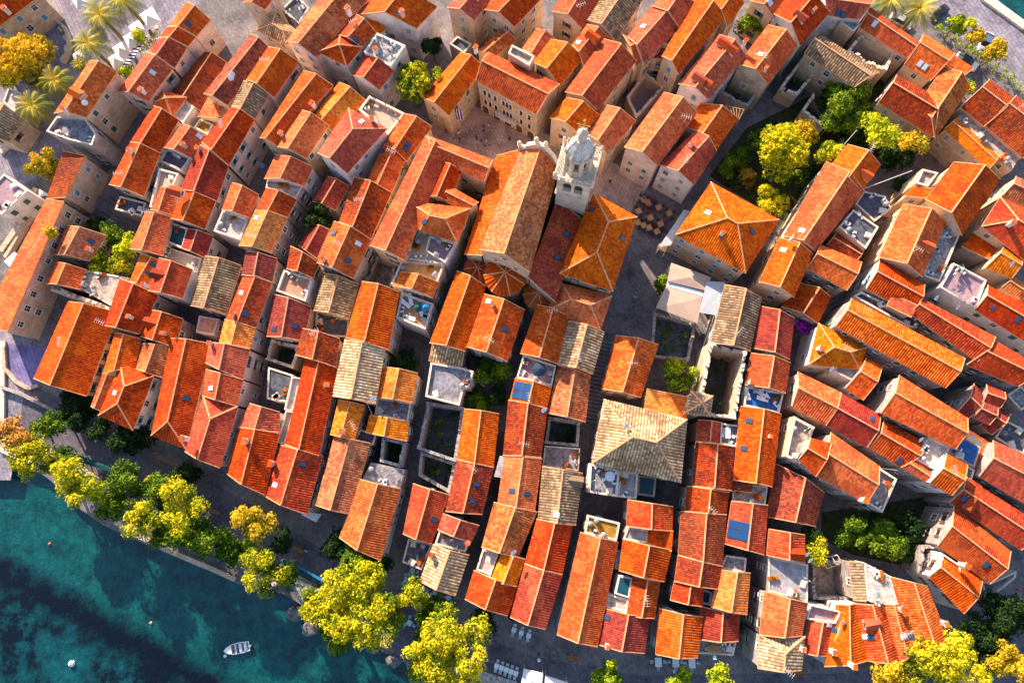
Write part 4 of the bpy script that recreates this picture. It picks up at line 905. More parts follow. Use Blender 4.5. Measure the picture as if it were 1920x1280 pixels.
g r y 9|-480 60 -290 150 -160 -10 -330 -110|c:-260,0|red roofed stone house near the top edge, left of the long red terrace roof
g r s 9|-205 75 10 200 240 -40 -60 -70|nc=1|long dark red roof at the top edge above a pink wall with windows
g r y 9|310 90 520 212 662 -10 400 -70|a:510,90 nc=1|red roof with straw left slope on a stone gable, top edge
f n s 8|640 790 700 700 900 560 1090 650 880 880|ph=.5 wins=0|skip
w v s 3.5|860 720 1000 545 1150 640 930 890|rough=.6|walled square yard with a stone balustrade and dark paving
w z g 5|1560 690 1660 500 1890 640 1770 800|rough=.8|dark blue shaded roofless yard with stone walls
T 480 0
h b s 6|10 222 140 110 322 250 230 335|nc=1|weathered stone coloured hip roof above the red alley house
g u p 10|235 315 450 432 835 -10 520 -60|nc=1|very large rusty amber roof with lilac lower wall, top left of the square
g o w 9.5|780 110 1195 212 1350 50 920 -90|k:1015,65;1060,105 rh=2.6|large orange roof on a white house with balconies, near the round tree
g r w 10|625 268 788 352 895 242 752 115|k:750,300 c:700,100|crimson roof with blue skylight beside the rubble topped terrace
p r w 10|470 385 625 275 792 358 682 490|nc=1 rh=1.6|dusky red pyramid roof with slatted sun shade on a pink white house
s o w 8.5|810 150 870 130 965 232 935 262|nc=1|sliver of orange roof behind the crimson roof with blue skylight
h o w 9|580 195 650 120 745 100 690 222|nc=1|little pink orange hip roof behind the pyramid roof
f x w 10|808 390 1010 500 1122 340 900 242|ph=.5 th=.35 c:905,400|square terrace full of rubble with cream parapet, beside the round tree
g r w 9|722 565 920 670 1030 530 825 420|nc=1|small orange red gable roof left of the round yellow tree
g o y 8|1250 732 1440 862 1700 500 1535 402|c:1650,385 nc=1|orange house with peach left slope and hanging purple flag on the square
g u y 6.5|1660 390 1775 425 1945 300 1835 225|nc=1|low rusty roof behind the square's orange corner house
g o p 9.5|-65 600 130 727 315 465 95 360|nc=1|orange red roof with peach slope and barred attic windows in its side
g o y 9|35 1035 150 1085 570 640 360 535|nc=1 c:435,800|long flame orange roof with peach slope running beside a narrow lane
g o y 9|155 1100 370 1187 540 940 322 825|c:200,1020 nc=1|square orange gable roof below the long flame orange roof
g y y 8|440 872 570 990 818 752 622 622|nc=1|rust amber low roof behind the cream roof terrace
f n y 9|770 822 990 1012 1120 850 850 715|ph=.8 th=.35|large empty cream roof terrace with stone rim
E r w 11|480 1150 690 1290 975 960 700 815||skip
E r w 11|700 815 975 962 680 1295 470 1150|K:790,915 c:875,910|big crimson roof with peach left slope, standing on white walls left of centre
g o y 9|975 1090 1125 1202 1312 950 1112 858|k:1140,1085;1120,1120 nc=1|orange roof with double skylight between the cream terrace and the square
g o p 8.5|835 1370 1008 1445 1117 1185 965 1085|k:945,1135 a:1030,1170 nc=1|plain orange red roof with small blue skylight below the double skylight roof
T 480 320
g d s 9|630 385 855 508 1008 165 745 55|nc=1|large rusty brown ribbed roof beside the bishop palace
g o w 8.5|465 690 720 802 858 515 590 385|k:585,470;690,670 K:768,548 c:515,675|orange roof with three skylights left of centre
g r g 5.5|430 232 588 292 692 115 540 48|nc=1|low red double roof in the shaded gap beside the white house
g o y 11|865 562 1105 670 1430 -130 1275 -250|nc=1 J=1|long left wing of the bishop palace with striped amber slope
g o y 11|1340 -100 1290 -255 1775 -75 1715 75|nc=1 J=1|upper wing of the bishop palace facing the square
g r y 10.5|1280 190 1440 225 1535 0 1390 -60|nc=1 J=1|inner coral wing of the bishop palace courtyard
g o y 10.5|1395 215 1460 125 1662 240 1600 300|nc=1 J=1|short orange wing closing the bishop palace courtyard
h o y 11|1225 440 1140 235 1602 290 1508 532|k:1265,385 nc=1 J=1|diamond shaped hip roof of the bishop palace with one small skylight
f n y 9|1110 662 1225 445 1510 540 1405 700|ph=.3|cream stone terrace with stair at the end of the bishop palace
f v w 9.5|1270 600 1300 480 1500 545 1420 690|ph=.76 th=.25 wins=0|small walled patio with white rails on the bishop palace
f a y 8.7|1010 850 1090 672 1415 700 1362 835|ph=.7 th=.3|golden terrace with deep stone rim below the bishop palace
g O w 9|1040 860 1320 950 1362 838 1095 762|nc=1|small orange ribbed roof directly below the golden terrace
f t w 8|1050 1100 1270 1190 1330 995 1090 910|ph=.8 th=.3|white walled terrace with brick red floor and blue parasols
g o g 8|1310 1290 1562 1350 1715 865 1512 757|nc=1|long roof, amber left slope and brown red right slope, below the cathedral apse
g o g 8|1588 1320 1880 1425 2008 1042 1718 930|k:1870,1190 K:1745,980|orange red roof with peach slopes and a deep blue skylight under the cathedral
w s g 4|780 900 900 640 1050 700 1010 880|rough=1.5|shadowed ruined yard left of the golden terrace
g b g 7|440 1045 690 1110 760 850 512 770|nc=1|grey brown mossy ribbed roof between shaded alleys
g d y 8|237 735 420 800 470 690 265 572|nc=1|small roof, bright amber left slope and dark right slope, near the green alley tree
g m s 5.5|320 560 450 652 542 440 430 410|nc=1|deeply shaded maroon roof under the dark alley tree
f t w 8|150 900 370 980 422 805 208 742|ph=.6 th=.3 wins=0|amber tiled terrace with white walls and rubble
g m p 7|88 1240 350 1275 405 1020 132 930|k:290,1165;140,1185 nc=1|maroon roof with two violet blue skylights
f z s 4|440 1230 690 1250 700 1110 450 1050|ph=.3 wins=0|shaded purple yard slab below the mossy ribbed roof
T 960 320
h O s 9|1230 475 1490 92 1997 372 1755 762|k:1575,480;1800,455 K:1472,315|great orange pyramid like hip roof of the palace beside the canopy terrace
f c g 5|1100 572 1190 565 1335 300 1290 290|ph=.05 wins=0|skip
g b g 8|1500 1290 1780 1350 1865 955 1602 860|nc=1|old mottled brown roof beside the grey awning
w z g 1.6|1040 1400 1330 1425 1385 1150 1062 1060|rough=.3|low walled vegetable garden below the beige canopy
f g g 3|550 890 600 895 612 680 565 675|ph=.5 th=.2 wins=0|narrow stair landing beside the stone mansion
T 480 0
g r s 8|-90 20 60 70 160 -60 20 -120|nc=1|small red roof at the top edge left of the weathered hip roof
f z g 6|190 70 320 180 400 60 300 -40|ph=.4|dark sunken patio behind the weathered stone coloured hip roof
f z g 5|1450 330 1560 400 1620 330 1510 270|ph=.4 wins=0|small dark blue shaded patio behind the corner house of the square
T 480 640
f z s 6|80 430 250 460 280 250 90 190|ph=.2|shaded grey flat roof below the wall with blue windows
w z s 5|60 130 270 200 320 30 110 -20|rough=1.5|dark roofless walls right of the blue windowed alley wall
T 1440 640
f x g 6|1790 400 1900 520 2000 450 1900 330|ph=.5 wins=0|grey rubble topped wall at the right edge by the wine red cluster
f z g 5|1700 720 1920 850 2000 700 1790 590|ph=.3 wins=0|dark slab roof at the right edge above the pale gable
T 1440 0
w z s 5|100 640 230 700 420 480 280 400|rough=2|roofless ruin with broken walls left of the deep green tree
w z s 4|260 820 420 960 500 800 340 700|rough=2.5|crumbled tower stump above the big lemon tree
f x y 8|540 165 640 240 700 180 600 115|ph=.5 wins=0|pale greenish terrace with white dish near the top edge
T 960 320
g u s 14|-235 590 130 755 345 -20 70 -150|J=9 nc=1 rh=3.6 wins=0|cathedral with long ribbed nave roof, side aisles, hip roofed chapel and round apses
s O s 9.5|-350 625 -225 655 50 -120 -110 -110|J=9 nc=1 rh=2.4 wins=0|cathedral left aisle
s r s 9.5|520 365 342 245 128 825 320 975|J=9 nc=1 rh=2.4 k:405,475;340,650 wins=0|cathedral right aisle
h O s 11|365 770 750 900 932 345 618 175|J=9 nc=1 k:825,512;600,290 rh=3|cathedral chapel
h O s 8|265 1045 370 850 745 945 665 1190|J=9 nc=1 rh=2|cathedral low chapel
T 960 0
g R s 10|-265 600 -175 400 350 635 185 852|J=8 nc=1 wins=0|gothic stone palace with balcony and carved windows facing the square
f s s 11.8|-30 400 0 335 170 420 130 495|J=8 ph=.6 wins=0|palace altana
'''
JL = {1: 'bishop palace around a small court, striped orange roofs, left of the cathedral', 2: 'L shaped old roof, pinkish brown and lichen grey wings, above the green garden', 3: 'long bent orange red ribbed roof with pale verges, running down to the promenade'}
def parse():
    ox = oy = 0; n = 0; seen = set(); JO = {}
    for ln in ROWS.strip().split('\n'):
        ln = ln.strip()
        if not ln: continue
        if ln.startswith('T '): _, a, b_ = ln.split(); ox, oy = int(a), int(b_); continue
        hd, co_, ex, lab = ln.split('|')
        if lab == 'skip': continue
        k, rm, wm, h = hd.split(); ext = {}
        for tk in ex.split():
            if ':' in tk:
                a, v = tk.split(':'); ext.setdefault(a, []); ext[a] += [tuple(float(q) for q in s.split(',')) for s in v.split(';')]
            else:
                a, v = tk.split('='); ext[a] = float(v)
        if ext.get('wins') == 0: ext['wins'] = 0
        rm = {'c_': 'b', 'g_': 'x'}.get(rm, rm)
        if k in 'fw' and rm not in FM: rm = {'r': 't', 'u': 't', 'x': 'x'}.get(rm, 's')
        nums = [float(q) for q in co_.split()]
        h = float(h); pts = poly_px(nums, ox, oy, h)
        try:
            E = house(k, rm, wm, h, pts, lab, ext, ox, oy)
            if 'J' in ext:
                J = int(ext['J'])
                if J not in JO:
                    JO[J] = E; E['label'] = JL.get(J, lab)
                    E.name = {9: 'cathedral', 1: 'palace', 8: 'gothic_palace'}.get(J, 'house'); (J in (8, 9, 1)) and E.__delitem__('group'); E['category'] = {9: 'church', 1: 'palace', 8: 'palace'}.get(J, 'house')
                else:
                    R = JO[J]; sh = E.location - R.location
                    for ch in list(E.children): ch.parent = R; ch.location = ch.location + sh
                    e = PENDING and PENDING[-1]
                    if e and e[0] == E: PENDING[-1] = (R, R.location.copy()) + e[2:]
                    bpy.data.objects.remove(E)
        except Exception as e:
            print('ROW FAIL', lab, repr(e))
        if lab in seen: print('DUP LABEL', lab)
        seen.add(lab); n += 1
    print('houses', n)
parse()
def ground_mat(name, a, b_, scale, bump=.3):
    m, t, b = mat(name, .9, .2); g = pos(t)
    br = t.nodes.new('ShaderNodeTexBrick'); mp = t.nodes.new('ShaderNodeMapping'); mp.inputs['Rotation'].default_value = (0, 0, 1.1)
    t.links.new(g, mp.inputs[0]); t.links.new(mp.outputs[0], br.inputs[0]); br.inputs['Scale'].default_value = scale
    br.inputs['Brick Width'].default_value = .9; br.inputs['Row Height'].default_value = .5; br.inputs['Mortar Size'].default_value = .03
    br.inputs['Color1'].default_value = a + (1,); br.inputs['Color2'].default_value = b_ + (1,); br.inputs['Mortar'].default_value = tuple(x * .5 for x in a) + (1,)
    n1 = noise(t, g, .25, 5, .7); n2 = noise(t, g, 2.2, 4, .8)
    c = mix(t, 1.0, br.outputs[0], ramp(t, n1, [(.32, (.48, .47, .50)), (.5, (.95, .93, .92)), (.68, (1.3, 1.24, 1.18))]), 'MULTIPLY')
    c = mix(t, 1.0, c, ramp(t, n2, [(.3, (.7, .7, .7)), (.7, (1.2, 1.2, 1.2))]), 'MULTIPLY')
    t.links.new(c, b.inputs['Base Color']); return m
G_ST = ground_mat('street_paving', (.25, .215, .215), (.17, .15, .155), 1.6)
G_PL = ground_mat('square_paving', (.58, .40, .33), (.48, .32, .27), 1.0)
G_AS = ground_mat('road_paving', (.33, .29, .34), (.25, .22, .27), .7)
G_LI = ground_mat('lilac_paving', (.24, .20, .42), (.19, .16, .35), .8)
G_PR = ground_mat('promenade_paving', (.17, .15, .175), (.12, .105, .13), 1.4)
G_SO = simple('garden_soil', (.045, .050, .022), .95, .1, .5, 1.5)
G_RK = simple('shore_rock', (.16, .14, .14), .95, .1, .5, 1.2)
# land: one sheet with a sea wall around it
shore = [(-400, 835), (0, 846), (40, 864), (95, 900), (130, 940), (190, 982), (250, 1010), (320, 1040), (375, 1063), (425, 1083), (470, 1106), (530, 1112), (560, 1130), (610, 1170), (680, 1205), (735, 1215), (762, 1245), (770, 1290), (860, 1335), (1200, 1378), (1700, 1385), (2000, 1310), (2350, 1100), (2520, 700), (2520, 420)]
L = [P(x, y, 0) for x, y in shore]
L += [P(2300, 235, 0), P(1920, 52, 0), P(1845, -8, 0), P(1500, -240, 0)]
L += [Vector((40, 200, 0)), Vector((-260, 200, 0)), Vector((-260, 0, 0))]
if area(L) < 0: L = L[::-1]
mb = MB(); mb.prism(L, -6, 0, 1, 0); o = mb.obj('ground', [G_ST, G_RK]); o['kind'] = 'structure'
def sheet(name, px, m, z=.004, src=True, kind='structure'):
    pts = [P(x, y, z) for x, y in px]
    if area(pts) < 0: pts = pts[::-1]
    mb = MB(); mb.flatface(pts); o = mb.obj(name, [m]); o['kind'] = kind; return o
sheet('square', [(800, 235), (890, 200), (1000, 240), (1165, 312), (1215, 350), (1180, 400), (1120, 395), (1060, 330), (930, 330), (830, 290)], G_PL)
sheet('promenade', [(0, 700), (100, 740), (300, 850), (480, 950), (650, 1060), (800, 1150), (1000, 1230), (1200, 1265), (1400, 1262), (1560, 1262), (1760, 1250), (1870, 1190), (1920, 1110), (1990, 1120), (1900, 1320), (1500, 1370), (1000, 1345), (790, 1300), (765, 1240), (560, 1118), (390, 1055), (190, 965), (110, 900), (0, 836)], G_PR)
sheet('round_terrace', [(8, 645), (88, 650), (80, 700), (70, 722), (50, 726), (25, 712), (10, 690)], G_LI, .02)
sheet('palm_terrace', [(-60, -20), (310, -90), (380, 0), (300, 80), (235, 150), (140, 300), (70, 330), (-60, 400)], G_AS)
sheet('wall_walk', [(-80, 640), (0, 560), (140, 300), (200, 290), (60, 640), (20, 900), (-80, 900)], G_AS, .012)
sheet('harbour_road', [(1560, -60), (1700, -60), (1860, -10), (1925, 50), (2100, 160), (2100, 330), (1925, 178), (1790, 60), (1640, 0)], G_AS)
sheet('back_lane', [(1600, 0), (1640, 0), (1790, 90), (1925, 190), (1925, 240), (1850, 180), (1780, 130)], G_ST, .008)
sheet('garden_soil', [(1330, 330), (1400, 240), (1560, 160), (1640, 140), (1760, 260), (1700, 300), (1600, 290), (1480, 420), (1440, 400), (1360, 350)], G_SO, .004)
sheet('garden_ground', [(1540, 960), (1740, 930), (1740, 1070), (1600, 1040), (1540, 1010)], G_SO, .004)
# sea with weed beds
m, t, b = mat('sea_water', .10, .5); g = pos(t)
mp = t.nodes.new('ShaderNodeMapping'); t.links.new(g, mp.inputs[0])
n1 = noise(t, g, .085, 7, .68); n2 = noise(t, g, .42, 6, .7); n3 = noise(t, g, 2.2, 3, .6)
f = math_(t, 'ADD', math_(t, 'MULTIPLY', n1, .62), math_(t, 'MULTIPLY', n2, .38))
sp = t.nodes.new('ShaderNodeSeparateXYZ'); t.links.new(g, sp.inputs[0])
# distance from the shore line (a band of clear sand along it)
a0, a1 = P(0, 850, 0), P(760, 1250, 0); dd = (a1 - a0).normalized(); nn = Vector((dd.y, -dd.x, 0))
ds = math_(t, 'ADD', math_(t, 'ADD', math_(t, 'MULTIPLY', sp.outputs[0], nn.x), math_(t, 'MULTIPLY', sp.outputs[1], nn.y)), -(a0.dot(nn)))
wv = math_(t, 'ADD', ds, math_(t, 'MULTIPLY', math_(t, 'SUBTRACT', n2, .5), 9))
band = t.nodes.new('ShaderNodeMapRange'); t.links.new(wv, band.inputs[0]); band.inputs[1].default_value = 13; band.inputs[2].default_value = 15.5
edge = t.nodes.new('ShaderNodeMapRange'); t.links.new(wv, edge.inputs[0]); edge.inputs[1].default_value = 17; edge.inputs[2].default_value = 21
c = ramp(t, f, [(.43, (.0003, .0025, .006)), (.465, (.0006, .009, .014)), (.49, (.0015, .030, .036)), (.60, (.002, .075, .088))])
c = mix(t, band.outputs[0], ramp(t, n2, [(.35, (.001, .028, .032)), (.46, (.002, .052, .056)), (.7, (.004, .095, .092))]), c)
# dark weed line just beyond the sand
line = math_(t, 'MULTIPLY', band.outputs[0], math_(t, 'SUBTRACT', 1.0, edge.outputs[0]))
c = mix(t, math_(t, 'MULTIPLY', line, math_(t, 'GREATER_THAN', n2, .38)), c, (.0003, .002, .006))
c = mix(t, 1.0, c, ramp(t, n3, [(.3, (.72,) * 3), (.7, (1.30,) * 3)]), 'MULTIPLY')
t.links.new(c, b.inputs['Base Color'])
bp = t.nodes.new('ShaderNodeBump'); bp.inputs['Strength'].default_value = .5; bp.inputs['Distance'].default_value = .2; t.links.new(n3, bp.inputs['Height']); t.links.new(bp.outputs[0], b.inputs['Normal'])
mb = MB(); mb.flatface([(-600, -600, -1.6), (600, -600, -1.6), (600, 600, -1.6), (-600, 600, -1.6)]); o = mb.obj('sea', [m]); o['kind'] = 'structure'
CATH = bpy.data.objects['cathedral']; CB = CATH.location.copy(); CB.z = 0
def T21(x, y, z): return P(960 + x / 4, 320 + y / 4, z)
# raised pale facade gable with pinnacles
a, b_ = T21(345, -20, 14), T21(70, -150, 14); m_ = (a + b_) / 2; d = (b_ - a).normalized(); nn = Vector((-d.y, d.x, 0))
if nn.y < 0: nn = -nn
mb = MB(); th = nn * .7
prof = [a - d * .6, b_ + d * .6]; L_ = (prof[1] - prof[0]).length
zs = [(0, 14.4), (.16, 15.2), (.18, 16.2), (.4, 18.3), (.6, 18.3), (.82, 16.2), (.84, 15.2), (1, 14.4)]
for (f0, z0), (f1, z1) in zip(zs, zs[1:]):
    p0 = prof[0].lerp(prof[1], f0); p1 = prof[0].lerp(prof[1], f1); v = lambda p, z: Vector((p.x, p.y, z))
    mb.wallface([v(p0, 0), v(p1, 0), v(p1, z1), v(p0, z0)]); mb.wallface([v(p1 + th, 0), v(p0 + th, 0), v(p0 + th, z0), v(p1 + th, z1)])
    cap(mb, v(p0 + th * .5, z0), v(p1 + th * .5, z1), .36, .18, 1)
mb.wallface([v(prof[0] + th, 0), v(prof[0], 0), v(prof[0], 14.4), v(prof[0] + th, 14.4)]); mb.wallface([v(prof[1], 0), v(prof[1] + th, 0), v(prof[1] + th, 14.4), v(prof[1], 14.4)])
mb.obj('facade_gable', [WM['s'], COPE], CATH, CB)
for f0, z0 in ((.4, 18.5), (.6, 18.5), (.02, 14.6), (.98, 14.6)):
    mb = MB(); c = prof[0].lerp(prof[1], f0) + th * .5; c.z = z0
    mb.lathe(c, [(.32, 0), (.36, .3), (.2, .4), (.34, .7), (.36, .95), (.22, 1.2), (.04, 1.45)], 10); mb.obj('pinnacle', [COPE], CATH, CB)
def apse(c, r, h, rise, n=14):
    mb = MB(); mb.lathe((c.x, c.y, 0), [(r, 0), (r, h - .2), (r + .2, h - .15), (r + .2, h - .03)], 20); mb.obj('apse_wall', [WM['s']], CATH, CB)
    rb = MB(); ap = Vector((c.x, c.y, h + rise))
    for i in range(n):
        t0, t1 = 6.28318 * i / n, 6.28318 * (i + 1) / n
        A = Vector((c.x + math.cos(t0) * (r + .45), c.y + math.sin(t0) * (r + .45), h)); B = Vector((c.x + math.cos(t1) * (r + .45), c.y + math.sin(t1) * (r + .45), h))
        rb.face([A, B, ap], 0, [(0, 0), ((B - A).length, 0), ((B - A).length / 2, r)])
        cap(rb, A + Vector((0, 0, .02)), ap, .09, .08, 1 if i % 2 else 0)
        cap(rb, (A + B) / 2 + Vector((0, 0, .02)), ap, .09, .08, 0)
        rb.face([A - Vector((0, 0, .15)), B - Vector((0, 0, .15)), B, A], 1)
    rb.obj('apse_roof', [TM['O'], MO], CATH, CB)
c = P(480 + 1868 / 4, 320 + 770 / 4, 10); apse(c, 2.9, 9.0, 1.9)
c = P(480 + 1665 / 4, 320 + 730 / 4, 7); apse(c, 1.9, 6.3, 1.3)
c = T21(200, 915, 7); apse(c, 2.1, 6.0, 1.3)
mb = MB(); c = P(480 + 1862 / 4, 320 + 698 / 4, 12.5)
# gable window on the apse side
a, b_ = T21(-235, 590, 14), T21(130, 755, 14); d = (b_ - a).normalized(); nn = Vector((d.y, -d.x, 0))
if nn.y > 0: nn = -nn
for f0, z0 in ((.5, 14.8), (.3, 12.0), (.72, 12.0)):
    q = a.lerp(b_, f0) + nn * .02; q.z = z0; mb = MB()
    e = Vector((0, 0, 1)); ring = [q + d * math.cos(t) * .55 + e * math.sin(t) * .55 for t in [6.283 * i / 12 for i in range(12)]]
    rin = [q + nn * .08 + d * math.cos(t) * .38 + e * math.sin(t) * .38 for t in [6.283 * i / 12 for i in range(12)]]
    ro = [p + nn * .1 for p in ring]
    for i in range(12): j = (i + 1) % 12; mb.face([ring[i], ring[j], ro[j], ro[i]], 0); mb.face([ro[i], ro[j], rin[j], rin[i]], 0)
    mb.face(rin, 1); mb.obj('round_window', [FRAME, GLASS], CATH, CB)
# ---------------- bell tower ----------------
A0 = T21(335, 165, 14); axd = (T21(130, 755, 14) - T21(345, -20, 14)).normalized(); pr = Vector((-axd.y, axd.x, 0))
if pr.x < 0: pr = -pr
SD = 4.7; TC = A0 + pr * SD * .5 - axd * SD * .36; TC.z = 0; TRZ = math.atan2(pr.y, pr.x)
BT = empty('bell_tower', TC, 'white stone bell tower with balustrade, octagonal lantern and small dome', 'tower')
RT = Matrix.Rotation(TRZ, 3, 'Z')
def tw(x, y, z): return TC + RT @ Vector((x, y, 0)) + Vector((0, 0, z))
WS = stone('tower_stone', (.86, .74, .60), (.76, .65, .52), (.50, .43, .36), 1.0, .3)
DOME = simple('dome_lead_stone', (.56, .55, .53), .8, .2, .25, 2)
Z1, Z2 = 15.5, 21.2
mb = MB(); mb.box((TC.x, TC.y, 0), SD, SD, Z1, TRZ); mb.obj('shaft', [WS], BT, TC)
mb = MB(); mb.box((TC.x, TC.y, Z1), SD + .35, SD + .35, .35, TRZ); mb.obj('cornice', [WS], BT, TC)
# belfry storey: four corner piers, mullions and arches leave two openings a side
mb = MB(); z0, z1 = Z1 + .35, Z2; hh = SD / 2
for x in (-1, 1):
    for y in (-1, 1): mb.box(tw(x * (hh - .45), y * (hh - .45), z0), .9, .9, z1 - z0, TRZ)
mb.box((TC.x, TC.y, z1 - 1.3), SD - .02, SD - .02, 1.3 - .01, TRZ)
mb.box((TC.x, TC.y, z0 - .1), SD - .04, SD - .04, 1.3, TRZ)
for s_ in range(4):
    R2 = Matrix.Rotation(s_ * math.pi / 2, 3, 'Z')
    def sp_(x, y, z): v_ = R2 @ Vector((x, y, 0)); return tw(v_.x, v_.y, z)
    mb.box(sp_(0, -hh + .25, z0 + 1.1), .45, .45, z1 - z0 - 2.3, TRZ + s_ * math.pi / 2)
    for cx in (-.82, .82):
        for k in range(8):      # arch voussoirs
            t = math.pi * (k + .5) / 8; mb.box(sp_(cx + math.cos(t) * .62, -hh + .25, z1 - 1.9 + math.sin(t) * .55), .26, .42, .26, TRZ + s_ * math.pi / 2)
mb.obj('belfry', [WS], BT, TC)
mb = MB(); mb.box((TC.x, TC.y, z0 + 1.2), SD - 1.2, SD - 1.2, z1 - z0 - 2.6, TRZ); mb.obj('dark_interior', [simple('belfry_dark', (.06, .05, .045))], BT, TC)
for s_ in range(4):
    R2 = Matrix.Rotation(s_ * math.pi / 2, 3, 'Z'); v_ = R2 @ Vector((.0, -hh + .75, 0)); c = tw(v_.x, v_.y, z0 + 1.6)
mb = MB(); mb.box((TC.x, TC.y, Z2), SD + .5, SD + .5, .3, TRZ); mb.box((TC.x, TC.y, Z2 + .3), SD + 1.0, SD + 1.0, .3, TRZ); mb.obj('gallery_floor', [WS], BT, TC)
mb = MB(); hg = (SD + .9) / 2
for s_ in range(4):
    R2 = Matrix.Rotation(s_ * math.pi / 2, 3, 'Z')
    def sp_(x, y, z): v_ = R2 @ Vector((x, y, 0)); return tw(v_.x, v_.y, z)
    for k in range(11):
        if k: mb.lathe(sp_(-hg + k * 2 * hg / 11, -hg + .1, Z2 + .6), [(.07, 0), (.12, .25), (.06, .45), (.09, .75)], 6)
    mb.beam(sp_(-hg, -hg + .1, Z2 + 1.42), sp_(hg, -hg + .1, Z2 + 1.42), .13)
    mb.box(sp_(-hg + .1, -hg + .1, Z2 + .6), .4, .4, 1.0, TRZ); mb.lathe(sp_(-hg + .1, -hg + .1, Z2 + 1.6), [(.12, 0), (.26, .22), (.22, .45), (.03, .75)], 8)
mb.obj('balustrade', [COPE], BT, TC)
# octagonal lantern storey with arched openings
r8 = 1.68; z3, z4 = Z2 + .6, 26.3
mb = MB()
for i in range(8):
    t = 2 * math.pi * i / 8 + TRZ + math.pi / 8
    mb.box((TC.x + math.cos(t) * r8, TC.y + math.sin(t) * r8, z3), .62, .55, z4 - z3, t)
    mb.lathe((TC.x + math.cos(t) * (r8 + .3), TC.y + math.sin(t) * (r8 + .3), z4 + .3), [(.16, 0), (.2, .3), (.1, .5), (.18, .75), (.02, 1.15)], 6)
mb.lathe((TC.x, TC.y, z3), [(r8 + .12, 0), (r8 + .12, 1.0)], 8, 0, TRZ + math.pi / 8)
mb.lathe((TC.x, TC.y, z4 - 1.0), [(r8 + .1, 0), (r8 + .1, 1.0), (r8 + .4, 1.1), (r8 + .4, 1.3)], 8, 0, TRZ + math.pi / 8)
mb.obj('octagon', [WS], BT, TC)
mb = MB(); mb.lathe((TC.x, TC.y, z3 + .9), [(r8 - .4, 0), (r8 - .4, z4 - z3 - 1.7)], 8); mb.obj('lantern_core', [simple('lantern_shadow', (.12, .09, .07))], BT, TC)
mb = MB(); mb.lathe((TC.x, TC.y, z4 + .3), [(r8 + .05, 0), (r8, .7), (r8 - .25, 1.5), (r8 - .7, 2.3), (.75, 2.9)], 16, 0)
for i in range(8):
    t = 2 * math.pi * i / 8 + TRZ + math.pi / 8; pp = [(r8 + .06, 0), (r8 + .02, .7), (r8 - .22, 1.5), (r8 - .68, 2.3), (.75, 2.95)]
    for (ra, za), (rb_, zb) in zip(pp, pp[1:]): mb.beam((TC.x + math.cos(t) * ra, TC.y + math.sin(t) * ra, z4 + .3 + za), (TC.x + math.cos(t) * rb_, TC.y + math.sin(t) * rb_, z4 + .3 + zb), .1, 1)
mb.obj('dome', [DOME, COPE], BT, TC)
mb = MB(); z5 = z4 + 3.2; mb.lathe((TC.x, TC.y, z5), [(.8, 0), (.8, .2), (.55, .25), (.55, 1.5), (.8, 1.6), (.8, 1.8), (.62, 2.2), (.3, 2.6), (.08, 2.8)], 8); mb.obj('lantern', [WS], BT, TC)
mb = MB(); zc = z5 + 2.7; GOLD = simple('gilt_iron', (.62, .40, .14), .4, .5, .1, 3, .6)
mb.beam((TC.x, TC.y, zc), (TC.x, TC.y, zc + 2.4), .06)
for hz, w_ in ((1.3, .75), (.7, .5)):
    for q in (pr, axd):
        a = TC + q * w_ + Vector((0, 0, zc + hz)); b_ = TC - q * w_ + Vector((0, 0, zc + hz)); mb.beam(a, b_, .05)
        for e in (a, b_): mb.lathe(e - Vector((0, 0, .1)), [(.04, 0), (.13, .1), (.04, .22)], 6)
mb.lathe((TC.x, TC.y, zc + 2.3), [(.05, 0), (.18, .15), (.05, .32)], 6); mb.obj('cross', [GOLD], BT, TC)
# ---------------- gothic palace front: windows, shields, balcony, door ----------------
GP = bpy.data.objects['gothic_palace']; GB = GP.location.copy(); GB.z = 0
pA = P(960 - 265 / 4, 150, 10); pB = P(960 + 185 / 4, 213, 10); d = (pB - pA).normalized(); nn = Vector((d.y, -d.x, 0)); LL = (pB - pA).length; pA = pA - nn * .09
rzp = math.atan2(d.y, d.x)
def fw(f0, z, wd=.6, ht=1.2, arch=True, m=GLASS, nm='arched_window'):
    q = pA + d * LL * f0; q.z = z; mb = MB(); e = Vector((0, 0, 1)); o1, o2 = nn * .16, nn * .06
    def outline(w_, h_, off):
        pts = [q - d * w_ / 2 + off, q + d * w_ / 2 + off]
        if arch: pts += [q + d * w_ / 2 * math.cos(t) + e * (h_ - w_ / 2 + w_ / 2 * math.sin(t)) + off for t in [math.pi * i / 6 for i in range(7)]]
        else: pts += [q + d * w_ / 2 + e * h_ + off, q - d * w_ / 2 + e * h_ + off]
        return pts
    A = outline(wd + .36, ht + .18, o1); B = outline(wd, ht, o1); C_ = outline(wd, ht, o2); Z = outline(wd + .36, ht + .18, nn * 0)
    for i in range(len(A)):
        j = (i + 1) % len(A); mb.face([A[i], A[j], B[j], B[i]], 0); mb.face([B[i], B[j], C_[j], C_[i]], 0); mb.face([Z[i], Z[j], A[j], A[i]], 0)
    mb.face(C_, 1); mb.obj(nm, [FRAME, m], GP, GB)
for z in (6.6, 3.6):
    for f0 in (.12, .2, .3, .44, .50, .56, .74, .88): fw(f0, z, .5 if .4 < f0 < .6 else .55, 1.5)
for f0 in (.1, .3, .5, .7, .9): fw(f0, .3, 1.3, 2.3, True, SH[2], 'arcade_door')
mb = MB(); c = pA + d * LL * .5 + nn * .55
